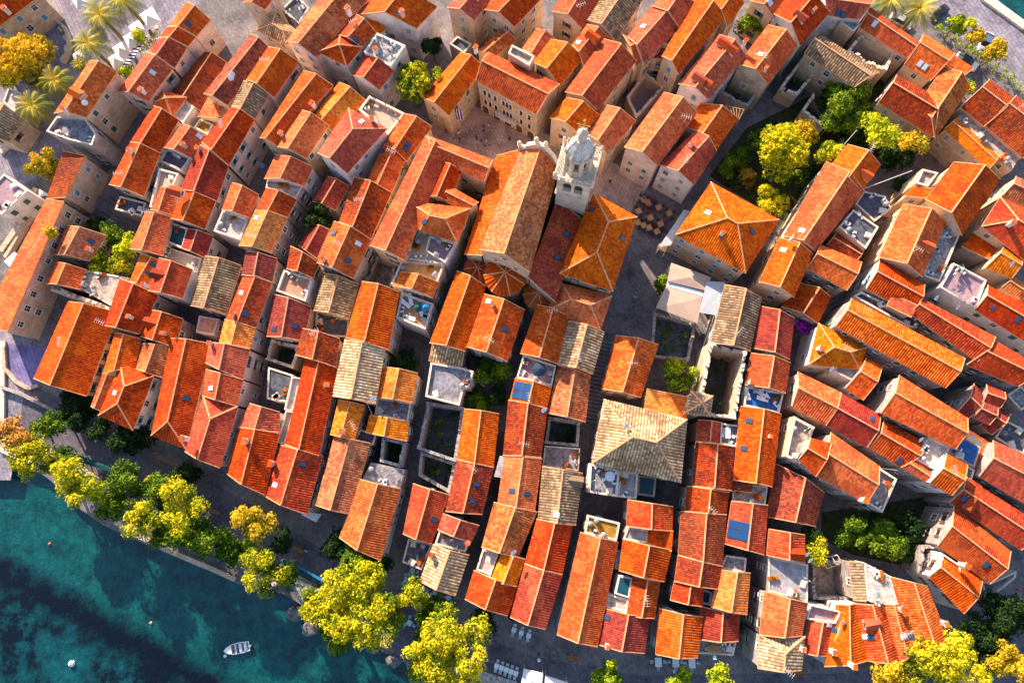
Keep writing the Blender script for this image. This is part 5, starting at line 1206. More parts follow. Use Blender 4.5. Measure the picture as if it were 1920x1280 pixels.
for z_ in (3.3,): 
    mb.box(Vector((c.x, c.y, z_)), LL * .34, 1.0, .2, rzp)
    for k in range(12): q = pA + d * LL * (.335 + .33 * k / 11) + nn * 1.0; mb.beam(Vector((q.x, q.y, z_ + .2)), Vector((q.x, q.y, z_ + 1.05)), .04)
    mb.beam(pA + d * LL * .33 + nn * 1.0 - Vector((0, 0, 10 - z_ - 1.1)), pA + d * LL * .67 + nn * 1.0 - Vector((0, 0, 10 - z_ - 1.1)), .07)
mb.obj('balcony', [COPE], GP, GB)
def tree(px, py, rpx, h, kind, label, cat='tree', name='tree', group=None, lobes=None, dens=1.0, squash=.8, k0=.5, seed=0, tuft=.62, trunk=True):
    """crown centre at photo pixel (px,py), crown radius rpx pixels, h = height of the crown's widest part"""
    rs = np.random.RandomState(int(px * 7 + py * 13 + seed) % 99991)
    sc_ = 11.9 * HC / (HC - h); R = rpx / sc_ * 1.12; c = P(px, py, h); base = Vector((c.x, c.y, 0))
    E = empty(name, base, label, cat, group)
    # lobes make an uneven outline with gaps
    nl = lobes or max(3, int(3 + R * 1.5)); LC = []; big_ = 'round' in label and R > 3
    for i in range(nl):
        a = 2.4 * i + rs.uniform(0, .8); q = math.sqrt((i + .4) / nl) * (.62 if big_ else rs.uniform(.62, .88)) * R
        LC.append((np.array([math.cos(a) * q, math.sin(a) * q, rs.uniform(-.42, .30) * R]), R * (rs.uniform(.38, .50) if big_ else rs.uniform(.20, .46))))
    cs, rr, ks = [], [], []
    for lc, lr in LC:
        nt_ = int(13 * dens * (lr / .9) ** 1.6 * (.62 / tuft) ** 2) + 5
        for _ in range(nt_):
            u = rs.normal(size=3); u /= np.linalg.norm(u)
            if u[2] < -.45: u[2] = -u[2]
            p = lc + u * lr * rs.uniform(.72, 1.08) * np.array([1, 1, squash * 1.1])
            cs.append(p + np.array([0, 0, h])); rr.append(tuft * rs.uniform(.6, 1.35)); ks.append(np.clip(k0 + (p[2] / (R * .6)) * .42 + rs.normal() * .23, 0, 1))  # upper tufts yellower: new growth plus the sunlit top put into the colour
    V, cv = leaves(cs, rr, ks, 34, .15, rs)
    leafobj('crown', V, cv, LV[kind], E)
    if trunk:
        mb = MB(); k = max(.12, R * .07); bend = Vector((rs.uniform(-.5, .5), rs.uniform(-.5, .5), h * .5))
        mb.beam(Vector((0, 0, 0)), bend, k * 1.2, 0, 7, k); top = Vector((0, 0, h - R * .25)); mb.beam(bend, top, k, 0, 7, k * .6)
        for lc, lr in LC[:9]: mb.beam(bend.lerp(top, rs.uniform(.3, 1)), Vector((lc[0], lc[1], h + lc[2] - lr * .2)), k * .5, 0, 5, k * .15)
        mb.obj('trunk', [BARK], E)
    return E
PINE = 'shore pine'
def bushgroup(): pass
TREES = [
 (1490, 330, 26, 3, 'green', 'low green shrub under the big round lemon tree', .5), (1530, 318, 20, 3, 'dark', 'dark shrub at the lower right of the lemon tree', .5), (1440, 250, 18, 3, 'dark', 'dark shrub at the upper left of the lemon tree', .5), (1625, 225, 30, 5, 'green', 'green tree between the deep green tree and the lime green one', .5),
 (1575, 165, 24, 5, 'green', 'green tree at the wall of the dark mottled old roof', .5), (1605, 300, 24, 3, 'dark', 'dark shrub by the orange roof with red right slope', .5), (1545, 190, 18, 4, 'dark', 'dark shrub beside the roofless ruin with broken walls', .5), (1670, 215, 22, 4, 'dark', 'dark tree under the eave of the L shaped roof', .5),
 (1360, 320, 14, 2, 'green', 'small green shrub on the garden path by the lane', .5), (1375, 345, 12, 2, 'dark', 'small dark shrub beside the palace hip roof', .5), (1640, 985, 22, 4, 'dark', 'dark tree above the two round green courtyard trees', .5),
 (112, 868, 26, 6, 'green', 'green undergrowth tree left of the bright yellow pine', .5), (212, 945, 26, 5, 'green', 'low green tree over the water beside the dark green tree', .5), (300, 928, 32, 6, 'green', 'green tree behind the lime and orange pine', .55),
 (318, 998, 34, 6, 'green', 'deep green canopy over the sea between two yellow pines', .5), (365, 1000, 30, 5, 'green', 'green canopy right of the broad lumpy pine', .5), (455, 1035, 26, 5, 'green', 'green tree filling the gap left of the golden pine', .5),
 (545, 1075, 22, 5, 'green', 'green bush beside the grey landing', .5), (640, 1180, 40, 5, 'green', 'low green boughs under the largest spreading pine', .5), (730, 1150, 34, 5, 'green', 'green boughs on the right of the largest spreading pine', .5), (800, 1235, 36, 6, 'green', 'green boughs at the left foot of the huge bottom pine', .5), (285, 915, 16, 4, 'lime', 'small lime shrub beside the awning end', .5),
 (25, 812, 28, 9, 'rust', 'orange tinged pine at the left edge of the shore', .6), (62, 850, 38, 8, 'pine', 'yellow green pine, second from the left along the shore', .55),
 (92, 795, 24, 6, 'green', 'dark green bush above the two leftmost shore pines', .4), (142, 905, 44, 9, 'pine', 'bright yellow pine beside the green promenade awning', .62),
 (182, 925, 18, 7, 'lime', 'small yellow green shrub right of the bright yellow pine', .5), (240, 905, 36, 7, 'green', 'dark green tree between two yellow shore pines', .4),
 (268, 972, 36, 8, 'pine', 'lime and orange pine leaning over the sea below the dark green tree', .5), (345, 945, 44, 9, 'pine', 'broad lumpy yellow pine on the shore in the left third', .62),
 (405, 1020, 34, 7, 'green', 'dark green shore tree between two yellow pines', .5), (478, 985, 32, 9, 'gold', 'golden pine touching the promenade, with an orange tint', .55),
 (498, 1068, 42, 8, 'pine', 'green and yellow pine overhanging the sea below the golden pine', .42), (530, 1015, 20, 5, 'dark', 'small dark bush beside the golden pine', .4),
 (598, 1140, 34, 8, 'pine', 'left part pine of the big yellow clump beside the grey landing', .6), (676, 1135, 74, 10, 'pine', 'largest spreading yellow pine above the rocks', .55),
 (772, 1112, 24, 8, 'pine', 'small separate yellow pine right of the largest pine', .62), (845, 1225, 76, 11, 'pine', 'huge yellow pine at the bottom edge near the grey landing tables', .62),
 (812, 1150, 30, 6, 'green', 'dim green pine behind the huge bottom yellow pine', .5), (905, 1165, 24, 5, 'dark', 'dark shrub on the promenade near the red roof with a sunlit triangle', .4),
 (668, 1060, 28, 6, 'green', 'dark green shrub above the largest spreading pine', .4),
 (1140, 1262, 26, 6, 'lime', 'round green tree cut by the bottom edge, left one', .3), (1278, 1275, 20, 5, 'lime', 'low green tree at the bottom edge, between two others', .3),
 (1348, 1275, 24, 6, 'lime', 'yellow green treetop at the bottom edge, right one', .5),
 (1768, 1252, 66, 9, 'pine', 'big vivid yellow pine at the lower right', .72), (1662, 1266, 28, 8, 'gold', 'small golden pine left of the big vivid one', .6),
 (1898, 1150, 36, 6, 'dark', 'dark green tree at the right edge above the shade', .5), (1842, 1205, 42, 6, 'dark', 'dark olive tree beside the big vivid yellow pine', .5),
 (1900, 1245, 32, 8, 'gold', 'golden orange pine in the bottom right corner', .6), (1868, 1175, 24, 5, 'dark', 'small greyish tree between the two dark trees at lower right', .6),
 (245, 822, 36, 5, 'dark', 'nearly black round tree below the white hip roofed house', .3), (150, 765, 40, 4, 'dark', 'shadowed tree mass below the largest orange roof by the sea', .3),
 (190, 800, 20, 4, 'dark', 'small shadowed tree between the two shaded ones by the promenade', .4), (345, 890, 22, 4, 'dark', 'dark low shrub on the promenade under the long tapering roof', .4),
 (640, 1022, 26, 4, 'dark', 'dark tree at the foot of the roof with the ladder line', .4), (705, 1055, 24, 4, 'dark', 'second dark tree at the foot of the roof with the ladder line', .4),
 (775, 152, 40, 8, 'pine', 'dense round tree with yellow top beside the rubble terrace', .38), (818, 138, 15, 8, 'pine', 'small yellow tuft tree right of the dense round tree', .6),
 (812, 88, 22, 5, 'dark', 'dark tree in the shaded gap behind the dense round tree', .4),
 (1412, 45, 28, 5, 'green', 'leafy green tree in the narrow yard near the top edge', .6), (1462, 283, 50, 8, 'pine', 'big round lemon yellow tree in the walled garden', .62),
 (1552, 285, 25, 7, 'pine', 'yellow orange tree right of the big round lemon tree', .6), (1505, 248, 26, 7, 'gold', 'rusty tinted tree between the lemon tree and the ruins', .45),
 (1420, 262, 20, 4, 'green', 'dark green tree left of the big round lemon tree', .4), (1592, 195, 48, 6, 'green', 'deep green tree below the dark mottled old roof', .6),
 (1560, 228, 24, 5, 'green', 'smaller deep green tree beside the ruined wall', .6), (1652, 252, 34, 8, 'lime', 'lime green tree below the L shaped roof', .62),
 (1710, 268, 26, 8, 'gold', 'yellow tree at the corner of the L shaped roof', .5), (1600, 262, 30, 4, 'dark', 'dark tree behind the lime green tree', .5),
 (1680, 292, 28, 4, 'dark', 'dark tree between the lime green and the yellow garden trees', .4), (1450, 382, 32, 5, 'pine', 'bright yellow round bush at the corner of the palace garden', .75),
 (1385, 300, 22, 3, 'green', 'low green bush in the left of the walled garden', .4), (1400, 335, 18, 2.5, 'rust', 'rusty bush on the garden path', .3),
 (1800, 42, 24, 5, 'lime', 'round clipped tree by the harbour road, largest of three', .5), (1832, 70, 15, 5, 'gold', 'small olive tree by the harbour road, middle of three', .4),
 (1868, 95, 22, 5, 'gold', 'brownish tree by the harbour road, lowest of three', .5),
 (205, 442, 24, 4, 'green', 'dark green garden tree beside the rusty roof', .5), (238, 462, 22, 5, 'lime', 'lime green tree in the walled garden at left', .6), (188, 488, 22, 5, 'pine', 'yellow green tree over the brown stone block', .6),
 (225, 492, 24, 5, 'pine', 'yellow tree with orange tips at the lower end of the left garden', .55), (180, 425, 20, 3, 'dark', 'shaded tree above the rusty roof', .4),
 (600, 410, 26, 5, 'dark', 'dark green tree in the shaded alley yard', .6), (922, 692, 32, 3.5, 'green', 'moss green spreading tree below the orange roof with blue skylight', .55), (893, 755, 22, 3, 'green', 'low green tree beside the large roofless shell', .5),
 (935, 735, 20, 3, 'dark', 'dark tree right of the low green one by the roofless shell', .4), (758, 682, 22, 4, 'dark', 'dark green shrub in the yard beside the amber roof', .5),
 (1280, 708, 30, 4, 'lime', 'olive green bush above the glowing amber roof', .15), (1260, 690, 18, 3, 'rust', 'rusty brown bush in the walled yard', .35), (1238, 537, 14, 4, 'green', 'small green tree beside the beige canopy', .6),
 (1607, 1002, 30, 6, 'green', 'round green tree in the lower right courtyard, left one', .55), (1664, 1014, 34, 6, 'green', 'round green tree in the lower right courtyard, larger right one', .55),
 (1712, 1035, 30, 4, 'dark', 'grey green tree beside the blue grey ruined wall', .6), (1532, 1032, 20, 6, 'pine', 'bright yellow bush by the two white dishes', .65), (1520, 1005, 18, 5, 'dark', 'dark bush behind the bright yellow bush', .5),
 (1700, 985, 24, 4, 'dark', 'dark tree at the upper right of the lower courtyard', .3), (1507, 612, 11, 4, 'pink', 'purple bougainvillea in the shaded passage', .5),
 (42, 112, 58, 7, 'gold', 'large autumn orange tree on the round terrace', .55), (92, 150, 26, 5, 'gold', 'lower orange branch tree right of the large autumn orange tree', .35), (85, 305, 28, 6, 'gold', 'amber tree at the upper end of the old wall', .45), (8, 150, 22, 4, 'lime', 'yellow green bush at the left edge by the palms', .4),
 (80, 318, 22, 5, 'gold', 'small amber tree beside the white triangle sail', .4), (260, 70, 10, 3, 'lime', 'small green bush between parasols and the red row', .6), (235, 135, 12, 3, 'lime', 'long green bush at the foot of the red row', .6), (95, 435, 7, 8.5, 'gold', 'tuft of orange weeds growing on the amber roof', .5),
 (1832, 330, 16, 3, 'dark', 'dark shrub beside the lilac parasol', .5), (1690, 350, 14, 3, 'dark', 'dark shrub beside the washing line', .5), (1815, 165, 12, 2, 'lime', 'yellow green shrub at the lane corner', .6),
 (1362, 1168, 22, 3, 'dark', 'dark shrub under the terrace with the dining table', .3), (1420, 1190, 18, 2, 'dark', 'dark shrub on the promenade near the corner house', .3), (960, 1140, 14, 2, 'dark', 'low dark shrub below the long bent roof', .3)]
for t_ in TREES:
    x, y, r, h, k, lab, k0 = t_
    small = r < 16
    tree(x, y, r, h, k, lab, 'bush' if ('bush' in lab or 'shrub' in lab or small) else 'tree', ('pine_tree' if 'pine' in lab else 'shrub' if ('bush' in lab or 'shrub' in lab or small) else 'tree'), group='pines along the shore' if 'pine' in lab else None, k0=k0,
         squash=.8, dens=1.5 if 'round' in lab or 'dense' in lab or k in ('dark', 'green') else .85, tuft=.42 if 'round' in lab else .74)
# hedges by the harbour road
def hedge(p0, p1, wd, label):
    a, b_ = P(*p0, 1.0), P(*p1, 1.0); L_ = (b_ - a).length; E = empty('hedge', ((a.x + b_.x) / 2, (a.y + b_.y) / 2, 0), label, 'hedge'); rs = np.random.RandomState(int(p0[0]))
    n = int(L_ * 3.2); cs = [np.array(a.lerp(b_, rs.rand())) + np.array([rs.uniform(-wd, wd), rs.uniform(-wd, wd), rs.uniform(-.5, .3)]) - np.array([E.location.x, E.location.y, 0]) for _ in range(n)]
    V, cv = leaves(cs, [.5] * n, [.45] * n, 34, .13, rs); leafobj('foliage', V, cv, LV['lime'], E)
hedge((1758, 45), (1870, 128), .7, 'clipped hedge between the lane and the harbour road'); hedge((1880, 138), (1935, 172), .9, 'short yellow green hedge at the right edge of the harbour road')
hedge((292, 60), (262, 110), .4, 'narrow hedge beside the striped awning')
# palms
FROND = leafmat('palm_frond', (.05, .07, .008), (.24, .26, .02), (.85, .60, .10))
def palm(px, py, h, R, label, seed):
    rs = random.Random(seed); c = P(px, py, h); base = Vector((c.x, c.y, 0)); R *= 1.2; E = empty('palm_tree', base, label, 'palm', 'palms')
    mb = MB(); pv = Vector((0, 0, 0))
    for i in range(8):
        q = Vector((math.sin(i * .5 + seed) * .12, 0, h * (i + 1) / 8)); mb.beam(pv, q, .34 - i * .008, 0, 9, .30 - i * .008); pv = q
    mb.obj('trunk', [BARK], E)
    V = []; cv = []
    for i in range(44):
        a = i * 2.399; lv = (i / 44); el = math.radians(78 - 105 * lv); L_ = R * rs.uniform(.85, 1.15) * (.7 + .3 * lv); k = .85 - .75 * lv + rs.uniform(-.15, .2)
        d = Vector((math.cos(a), math.sin(a), 0)); p = Vector((0, 0, h)); n = 13; sd = Vector((-d.y, d.x, 0))
        for s in range(n):
            e = el - (s / n) ** 1.4 * 1.35; st = (d * math.cos(e) + Vector((0, 0, math.sin(e)))) * (L_ / n); q = p + st; wl = .62 * math.sin(math.pi * (s + 1.2) / (n + 2)) ** .8 * R / 3.4
            for sg in (-1, 1):
                for hh in (0, .5):
                    b0 = p + st * hh; tip = b0 + sd * sg * wl + st * 1.5 - Vector((0, 0, .45 * wl + rs.uniform(0, .12)))
                    V += [b0, b0 + st * .22, tip + st * .05, tip]; cv += [k + rs.uniform(-.1, .1)] * 4
            up = Vector((0, 0, .03)); V += [p - sd * .05 + up, p + sd * .05 + up, q + sd * .04 + up, q - sd * .04 + up]; cv += [k] * 4; p = q
    leafobj('crown', np.array([tuple(v) for v in V]), np.clip(np.array(cv), 0, 1), FROND, E)
    return E
for i, (x, y, h, R, lab) in enumerate([(190, 32, 9, 3.6, 'palm with the tallest trunk, upper left plaza, second from the top'), (232, 2, 9, 3.4, 'palm cut by the top edge above the white parasols'),
    (168, 84, 8, 3.3, 'palm beside the curved terrace wall, third from the top'), (105, 153, 7.5, 3.1, 'palm beside the ribbed roof house, upper of the lower pair'), (64, 200, 7.5, 3.1, 'lowest palm at the left, above the grey roof'),
    (150, 122, 4, 1.6, 'small young palm between the curved terrace and ribbed roof house'), (1722, 18, 8, 3.4, 'palm beside the parked silver car'), (1668, 2, 8, 3.2, 'palm at the top edge left of the parked silver car')]):
    palm(x, y, h, R, lab, i)
def ply(mb, pts_px, z0, z1, m=0):
    pts = [P(x, y, z1) for x, y in pts_px]
    if area(pts) < 0: pts = pts[::-1]
    mb.prism(pts, z0, z1, m)
    return pts
def canopy(px, z, m, label, cat='canopy', name='canopy', posts=True, sag=.15, group=None):
    pts = [P(x, y, z) for x, y in px]
    if area(pts) < 0: pts = pts[::-1]
    c = sum(pts, Vector()) / len(pts); E = empty(name, (c.x, c.y, 0), label, cat, group); mb = MB(); n = len(pts)
    top = c + Vector((0, 0, sag))
    for i in range(n): mb.face([pts[i], pts[(i + 1) % n], top]); mb.face([pts[(i + 1) % n] - Vector((0, 0, .12)), pts[i] - Vector((0, 0, .12)), top - Vector((0, 0, .12))]); mb.face([pts[i] - Vector((0, 0, .12)), pts[(i + 1) % n] - Vector((0, 0, .12)), pts[(i + 1) % n], pts[i]])
    mb.obj('sheet', [m], E, (c.x, c.y, 0))
    if posts:
        for p in pts: mb = MB(); q = p.lerp(c, .06); mb.beam((q.x, q.y, 0), (q.x, q.y, z - .05), .06, 0, 6); mb.obj('post', [simple_ant], E, (c.x, c.y, 0))
    return E
FAB_W = simple('canvas_white', (.80, .76, .74), .8, .1, .06, 1); FAB_T = simple('canvas_tan', (.52, .36, .27), .8, .1, .08, 1); FAB_G = simple('canvas_grey', (.42, .44, .48), .7, .2, .08, 1)
FAB_D = simple('canvas_green', (.005, .06, .06), .6, .2, .2, 1); FAB_B = simple('canvas_blue', (.02, .20, .38), .6, .2, .15, 1)
def T(ox, oy, *c): return [(ox + c[i] / 4, oy + c[i + 1] / 4) for i in range(0, len(c), 2)]
# beige restaurant canopy with its grey neighbour
canopy(T(960, 320, 1195, 690, 1495, 800, 1455, 900, 1165, 828), 5.5, FAB_T, 'upper beige canopy over the restaurant terrace', posts=True, sag=.35)
canopy(T(960, 320, 1155, 868, 1430, 945, 1390, 1145, 1080, 1025), 5.5, FAB_T, 'lower beige canopy over the restaurant terrace', sag=.35)
canopy(T(960, 320, 1165, 832, 1445, 908, 1430, 942, 1155, 864), 5.2, FAB_B if False else WHITE, 'narrow white gutter strip between the two beige canopies', sag=.05)
canopy(T(960, 320, 1462, 828, 1598, 835, 1542, 1085, 1405, 1062), 5.8, FAB_G, 'pale grey awning beside the old mottled brown roof', sag=.1)
canopy(T(960, 320, 1290, 292, 1335, 302, 1190, 560, 1102, 570), 4.2, FAB_G, 'long grey lean to awning along the palace wall', 'awning', 'awning', sag=.03)
canopy(T(960, 320, 1105, 545, 1180, 545, 1150, 610, 1095, 590), 3.2, WOOD, 'wooden slatted stall at the end of the grey lean to awning', 'stall', 'stall')
# white parasols on the palm plaza
for i, (x, y, s, lab) in enumerate([(1120, 138, 68, 'white square parasol, topmost of the row beside the palms'), (1035, 218, 60, 'white square parasol, second from the top of the row'), (985, 305, 60, 'white square parasol in the middle of the row'),
        (912, 378, 58, 'white square parasol, second from the bottom of the row'), (872, 455, 52, 'white square parasol at the bottom of the row'), (590, 425, 42, 'lone white parasol beside the curved terrace'), (595, 8, 50, 'white parasol at the very top edge')]):
    a = math.radians(-32); q = [(x + s * 1.3 * math.cos(a + k * math.pi / 2 + .785), y + s * 1.3 * math.sin(a + k * math.pi / 2 + .785)) for k in range(4)]
    pts = [P(u / 4, v / 4, 2.7) for u, v in q]; c = sum(pts, Vector()) / 4
    if area(pts) < 0: pts = pts[::-1]
    E = empty('parasol', (c.x, c.y, 0), lab, 'parasol', 'white parasols on the palm plaza'); mb = MB(); top = Vector((c.x, c.y, 3.5))
    for k in range(4):
        mb.face([pts[k], pts[(k + 1) % 4], top]); dn = Vector((0, 0, .25)); mb.face([pts[k] - dn, pts[(k + 1) % 4] - dn, pts[(k + 1) % 4], pts[k]]); mb.face([pts[(k + 1) % 4] - Vector((0, 0, .04)), pts[k] - Vector((0, 0, .04)), top - Vector((0, 0, .05))])
    mb.obj('canopy', [FAB_W], E, (c.x, c.y, 0)); mb = MB(); mb.beam((c.x, c.y, 0), (c.x, c.y, 3.45), .05, 0, 6); mb.box((c.x, c.y, 0), .6, .6, .1); mb.obj('pole', [simple_ant], E, (c.x, c.y, 0))
canopy(T(0, 320, 30, 680, 108, 608, 170, 660, 95, 742), 3.5, FAB_W, 'white square sunshade by the old wall at the left edge', 'sunshade', 'sunshade')
canopy(T(0, 320, 292, 138, 380, 182, 290, 192), 3.5, FAB_W, 'white triangular sail beside the amber tree', 'sunshade', 'sunshade')
# striped awning (blue and white)
m, t, b = mat('striped_canvas', .8, .1); uvn = t.nodes.new('ShaderNodeUVMap'); sx = t.nodes.new('ShaderNodeSeparateXYZ'); t.links.new(uvn.outputs[0], sx.inputs[0])
t.links.new(mix(t, math_(t, 'GREATER_THAN', math_(t, 'FRACT', math_(t, 'MULTIPLY', sx.outputs[1], 1.6)), .5), (.75, .72, .72), (.03, .02, .10)), b.inputs['Base Color'])
pts = [P(x / 4, y / 4, 2.6) for x, y in ((915, 500), (960, 505), (1110, 270), (1060, 262))]
mb = MB(); mb.face(pts, 0, [(0, 0), (1, 0), (1, 6.5), (0, 6.5)]); mb.face([p - Vector((0, 0, .05)) for p in pts[::-1]]); o = mb.obj('sheet', [m], None, (0, 0, 0)); c = sum(pts, Vector()) / 4
E = empty('striped_awning', (c.x, c.y, 0), 'blue and white striped awning at the foot of the red row', 'awning'); o.parent = E; o.location = (-c.x, -c.y, 0)
for p in pts: mb = MB(); mb.beam((p.x, p.y, 0), (p.x, p.y, 2.55), .04, 0, 5); mb.obj('post', [simple_ant], E, (c.x, c.y, 0))
# promenade awnings
canopy(T(0, 640, 520, 830, 600, 855, 925, 975, 885, 1000, 500, 870), 3.0, FAB_D, 'long dark green awning by the sea between the pines', 'awning', 'awning', sag=.1)
canopy(T(480, 960, 175, 355, 245, 365, 530, 515, 515, 540, 200, 400), 3.0, FAB_D, 'dark teal awning by the grey landing', 'awning', 'awning', sag=.1)
canopy(T(480, 960, 225, 365, 255, 365, 525, 515, 500, 525), 3.25, FAB_B, 'blue strip roof along the dark teal awning', 'awning', 'awning', sag=.03)
canopy(T(960, 960, 88, 1170, 235, 1205, 220, 1330, 60, 1330), 3.2, FAB_W, 'left white market canopy at the bottom edge', 'canopy', 'canopy', sag=.5)
canopy(T(960, 960, 250, 1222, 420, 1275, 410, 1340, 240, 1340), 3.2, FAB_W, 'right white market canopy at the bottom edge', 'canopy', 'canopy', sag=.5)
canopy(T(1440, 640, 1508, 190, 1665, 262, 1645, 292, 1492, 222), 6.0, FAB_B, 'bright blue awning below the red and orange patched roof', 'awning', 'awning', sag=.05)
canopy(T(480, 960, 360, -10, 490, 15, 450, 75, 340, 20), 3.0, FAB_W, 'small pale sail at the end of the brown lane by the promenade', 'sunshade', 'sunshade', sag=.1)
canopy(T(0, 640, 1110, 830, 1480, 900, 1430, 985, 1090, 850), 2.8, simple('canvas_brown', (.16, .10, .09), .8), 'brown cloth awning over the promenade below the hip roof', 'awning', 'awning', sag=.1)
# grey landing, curb walls, rocks
def wall_line(px, z0, z1, th, m, label, cat='wall', name='low_wall', kind=None):
    pts = [P(x, y, z1) for x, y in px]; mb = MB()
    for a, b_ in zip(pts, pts[1:]):
        d = (b_ - a).normalized(); s = Vector((-d.y, d.x, 0)) * th / 2; q = [a - s, b_ - s, b_ + s, a + s]; 
        if area(q) < 0: q = q[::-1]
        mb.prism([(p.x, p.y) for p in q], z0, z1)
    c = pts[0]; o = mb.obj(name, [m], None, (c.x, c.y, 0)); tag(o, label, cat); return o
wall_line([(0, 838), (36, 856), (60, 862)], -1, .6, 1.2, COPE, 'white quay edge under the leftmost pines')
wall_line([(125, 855), (150, 880), (185, 905), (215, 925)], -1, .7, .8, COPE, 'pale sea wall beside the long dark green awning')
wall_line([(5, 650), (8, 690), (28, 715), (52, 728), (70, 722)], 0, .6, .5, WM['s'], 'curved low stone bench around the lilac terrace')
wall_line([(0, 725), (40, 740), (90, 765), (160, 800), (190, 815)], 0, .9, .4, WM['g'], 'grey low wall along the upper edge of the promenade')
wall_line([(0, 640), (-2, 780), (0, 836)], 0, .5, 1.6, COPE, 'cream kerb wall at the left edge by the lilac terrace')
pts = [T(480, 960, 232, 425, 425, 530, 370, 640, 345, 690, 290, 600, 262, 545)][0]
wp = [P(x, y, .3) for x, y in pts]; wp = wp if area(wp) > 0 else wp[::-1]
mb = MB(); mb.prism([(p.x, p.y) for p in wp], -3, .3); o = mb.obj('landing', [FM['x']]); tag(o, 'grey stone landing on the water between two pines', 'landing')
pts = [P(x, y, .25) for x, y in T(480, 960, 1640, 1170, 1960, 1270, 1960, 1400, 1600, 1400, 1600, 1220)]; pts = pts if area(pts) > 0 else pts[::-1]
mb = MB(); mb.prism([(p.x, p.y) for p in pts], -3, .25); o = mb.obj('rock_shelf', [FM['x']]); tag(o, 'pale rock shelf right of the huge bottom pine', 'rock')
def rock(px, py, r, label):
    rs = random.Random(int(px)); bm = bmesh.new(); bmesh.ops.create_icosphere(bm, subdivisions=2, radius=1)
    for v in bm.verts:
        k = 1 + rs.uniform(-.22, .22); v.co = Vector((v.co.x * r * k, v.co.y * r * .8 * k, v.co.z * r * .6 * k))
    me = bpy.data.meshes.new('rock'); bm.to_mesh(me); bm.free(); me.materials.append(G_RK); o = link('rock', me, None, P(px, py, -1.2)); tag(o, label, 'rock', 'rocks along the shore')
for x, y, r, lab in [(555, 1148, 1.5, 'dark boulder at the tip of the grey landing'), (582, 1178, 1.4, 'boulder under the left of the big yellow clump'), (735, 1208, 1.6, 'pale rock right of the largest pine'), (748, 1228, 1.5, 'pale lumpy rock in the sea'),
    (738, 1238, 1.2, 'outermost rock between the two largest pines'), (728, 1195, 1.2, 'grey rock nearest the small pine'), (200, 945, 1.3, 'rock below the yellow green shrub'), (395, 1045, 1.5, 'rock under the dark green shore tree'), (425, 1070, 1.2, 'dark rock by the golden pine'), (500, 1110, 1.2, 'rock below the overhanging pine'),
    (195, 955, 1.0, 'small dark rock in the water under the pines'), (700, 1212, 1.2, 'low rock under the largest pine'), (120, 900, 1.0, 'stone beside the pale sea wall'), (1890, 1195, 1.2, 'grey boulder among the dark trees')]: rock(x, y, r, lab)
# curved terrace on the palm plaza
c = P(70, 92, 0); mb = MB(); R_ = 5.9; k = 26
for i in range(k):
    a0_, a1_ = math.radians(-30 + 190 * i / k), math.radians(-30 + 190 * (i + 1) / k)
    q = [(c.x + math.cos(a) * r, c.y + math.sin(a) * r) for a, r in ((a0_, R_), (a0_, R_ + .45), (a1_, R_ + .45), (a1_, R_))]
    if area(q) < 0: q = q[::-1]
    mb.prism(q, 0, 1.1)
E = mb.obj('curved_wall', [WM['s']], None, (c.x, c.y, 0)); tag(E, 'curved stone wall around the terrace beside the autumn orange tree', 'wall')
for i in range(9):
    a = math.radians(-22 + 172 * i / 8); q = c + Vector((math.cos(a) * (R_ - .55), math.sin(a) * (R_ - .55), 0)); mb = MB()
    mb.box(q, .55, 1.1, .08, a); mb.box(q + Vector((0, 0, .08)), .5, 1.0, .34, a)
    o = mb.obj('stone_bench', [COPE], None, q); tag(o, 'pale stone bench block inside the curved wall', 'bench', 'benches inside the curved wall')
# ---------------- cafe tables and chairs ----------------
def mk_table(name, m, w_, l_, label, group, rnd=False):
    E = empty(name, (0, 0, 0), label, 'table', group); mb = MB()
    if rnd: mb.lathe((0, 0, .72), [(w_ / 2, 0), (w_ / 2, .05)], 16)
    else: mb.box((0, 0, .72), l_, w_, .05)
    mb.obj('tabletop', [m], E); mb = MB(); mb.beam((0, 0, .02), (0, 0, .72), .05, 0, 6); mb.box((0, 0, 0), .5, .5, .04); mb.obj('pedestal', [DARKM], E)
    return E
def mk_chair(m, label, group):
    E = empty('chair', (0, 0, 0), label, 'chair', group); mb = MB(); mb.box((0, 0, .43), .46, .46, .05); mb.obj('seat', [m], E)
    mb = MB(); mb.box((0, -.23, .48), .46, .05, .42); mb.obj('backrest', [m], E)
    for x in (-.19, .19):
        for y in (-.19, .19): mb = MB(); mb.beam((x, y, 0), (x, y, .43), .025); mb.obj('leg', [DARKM], E)
    return E
FURN = []
def setup(px, py, z, tbl, ch, n, rz, first, off=.85):
    p = P(px, py, z + .7); p.z = z
    if first['t']: tbl.location = p; tbl.rotation_euler = (0, 0, rz); first['t'] = False
    else: copy_tree(tbl, p, rz)
    for i in range(n):
        a = rz + i * 2 * math.pi / n + (.0 if n > 2 else 0); q = p + Vector((math.cos(a) * off, math.sin(a) * off, 0)); r = a + math.pi / 2
        if first['c']: ch.location = q; ch.rotation_euler = (0, 0, r); first['c'] = False
        else: copy_tree(ch, q, r)
fs = {'t': True, 'c': True}
tb = mk_table('cafe_table', simple('cafe_table_wood', (.50, .27, .12)), .95, .95, 'brown square cafe table on the square beside the bell tower', 'cafe tables on the square')
chm = mk_chair(simple('cafe_chair', (.12, .05, .05)), 'dark cafe chair at the brown tables on the square', 'cafe chairs on the square')
for x, y in ((988, 215), (1018, 240), (1100, 275), (1180, 320), (950, 303), (1038, 352), (1115, 400), (942, 388), (988, 410), (1028, 428), (1088, 456)): setup(960 + x / 4, 320 + y / 4, 0, tb, chm, 4, .45, fs)
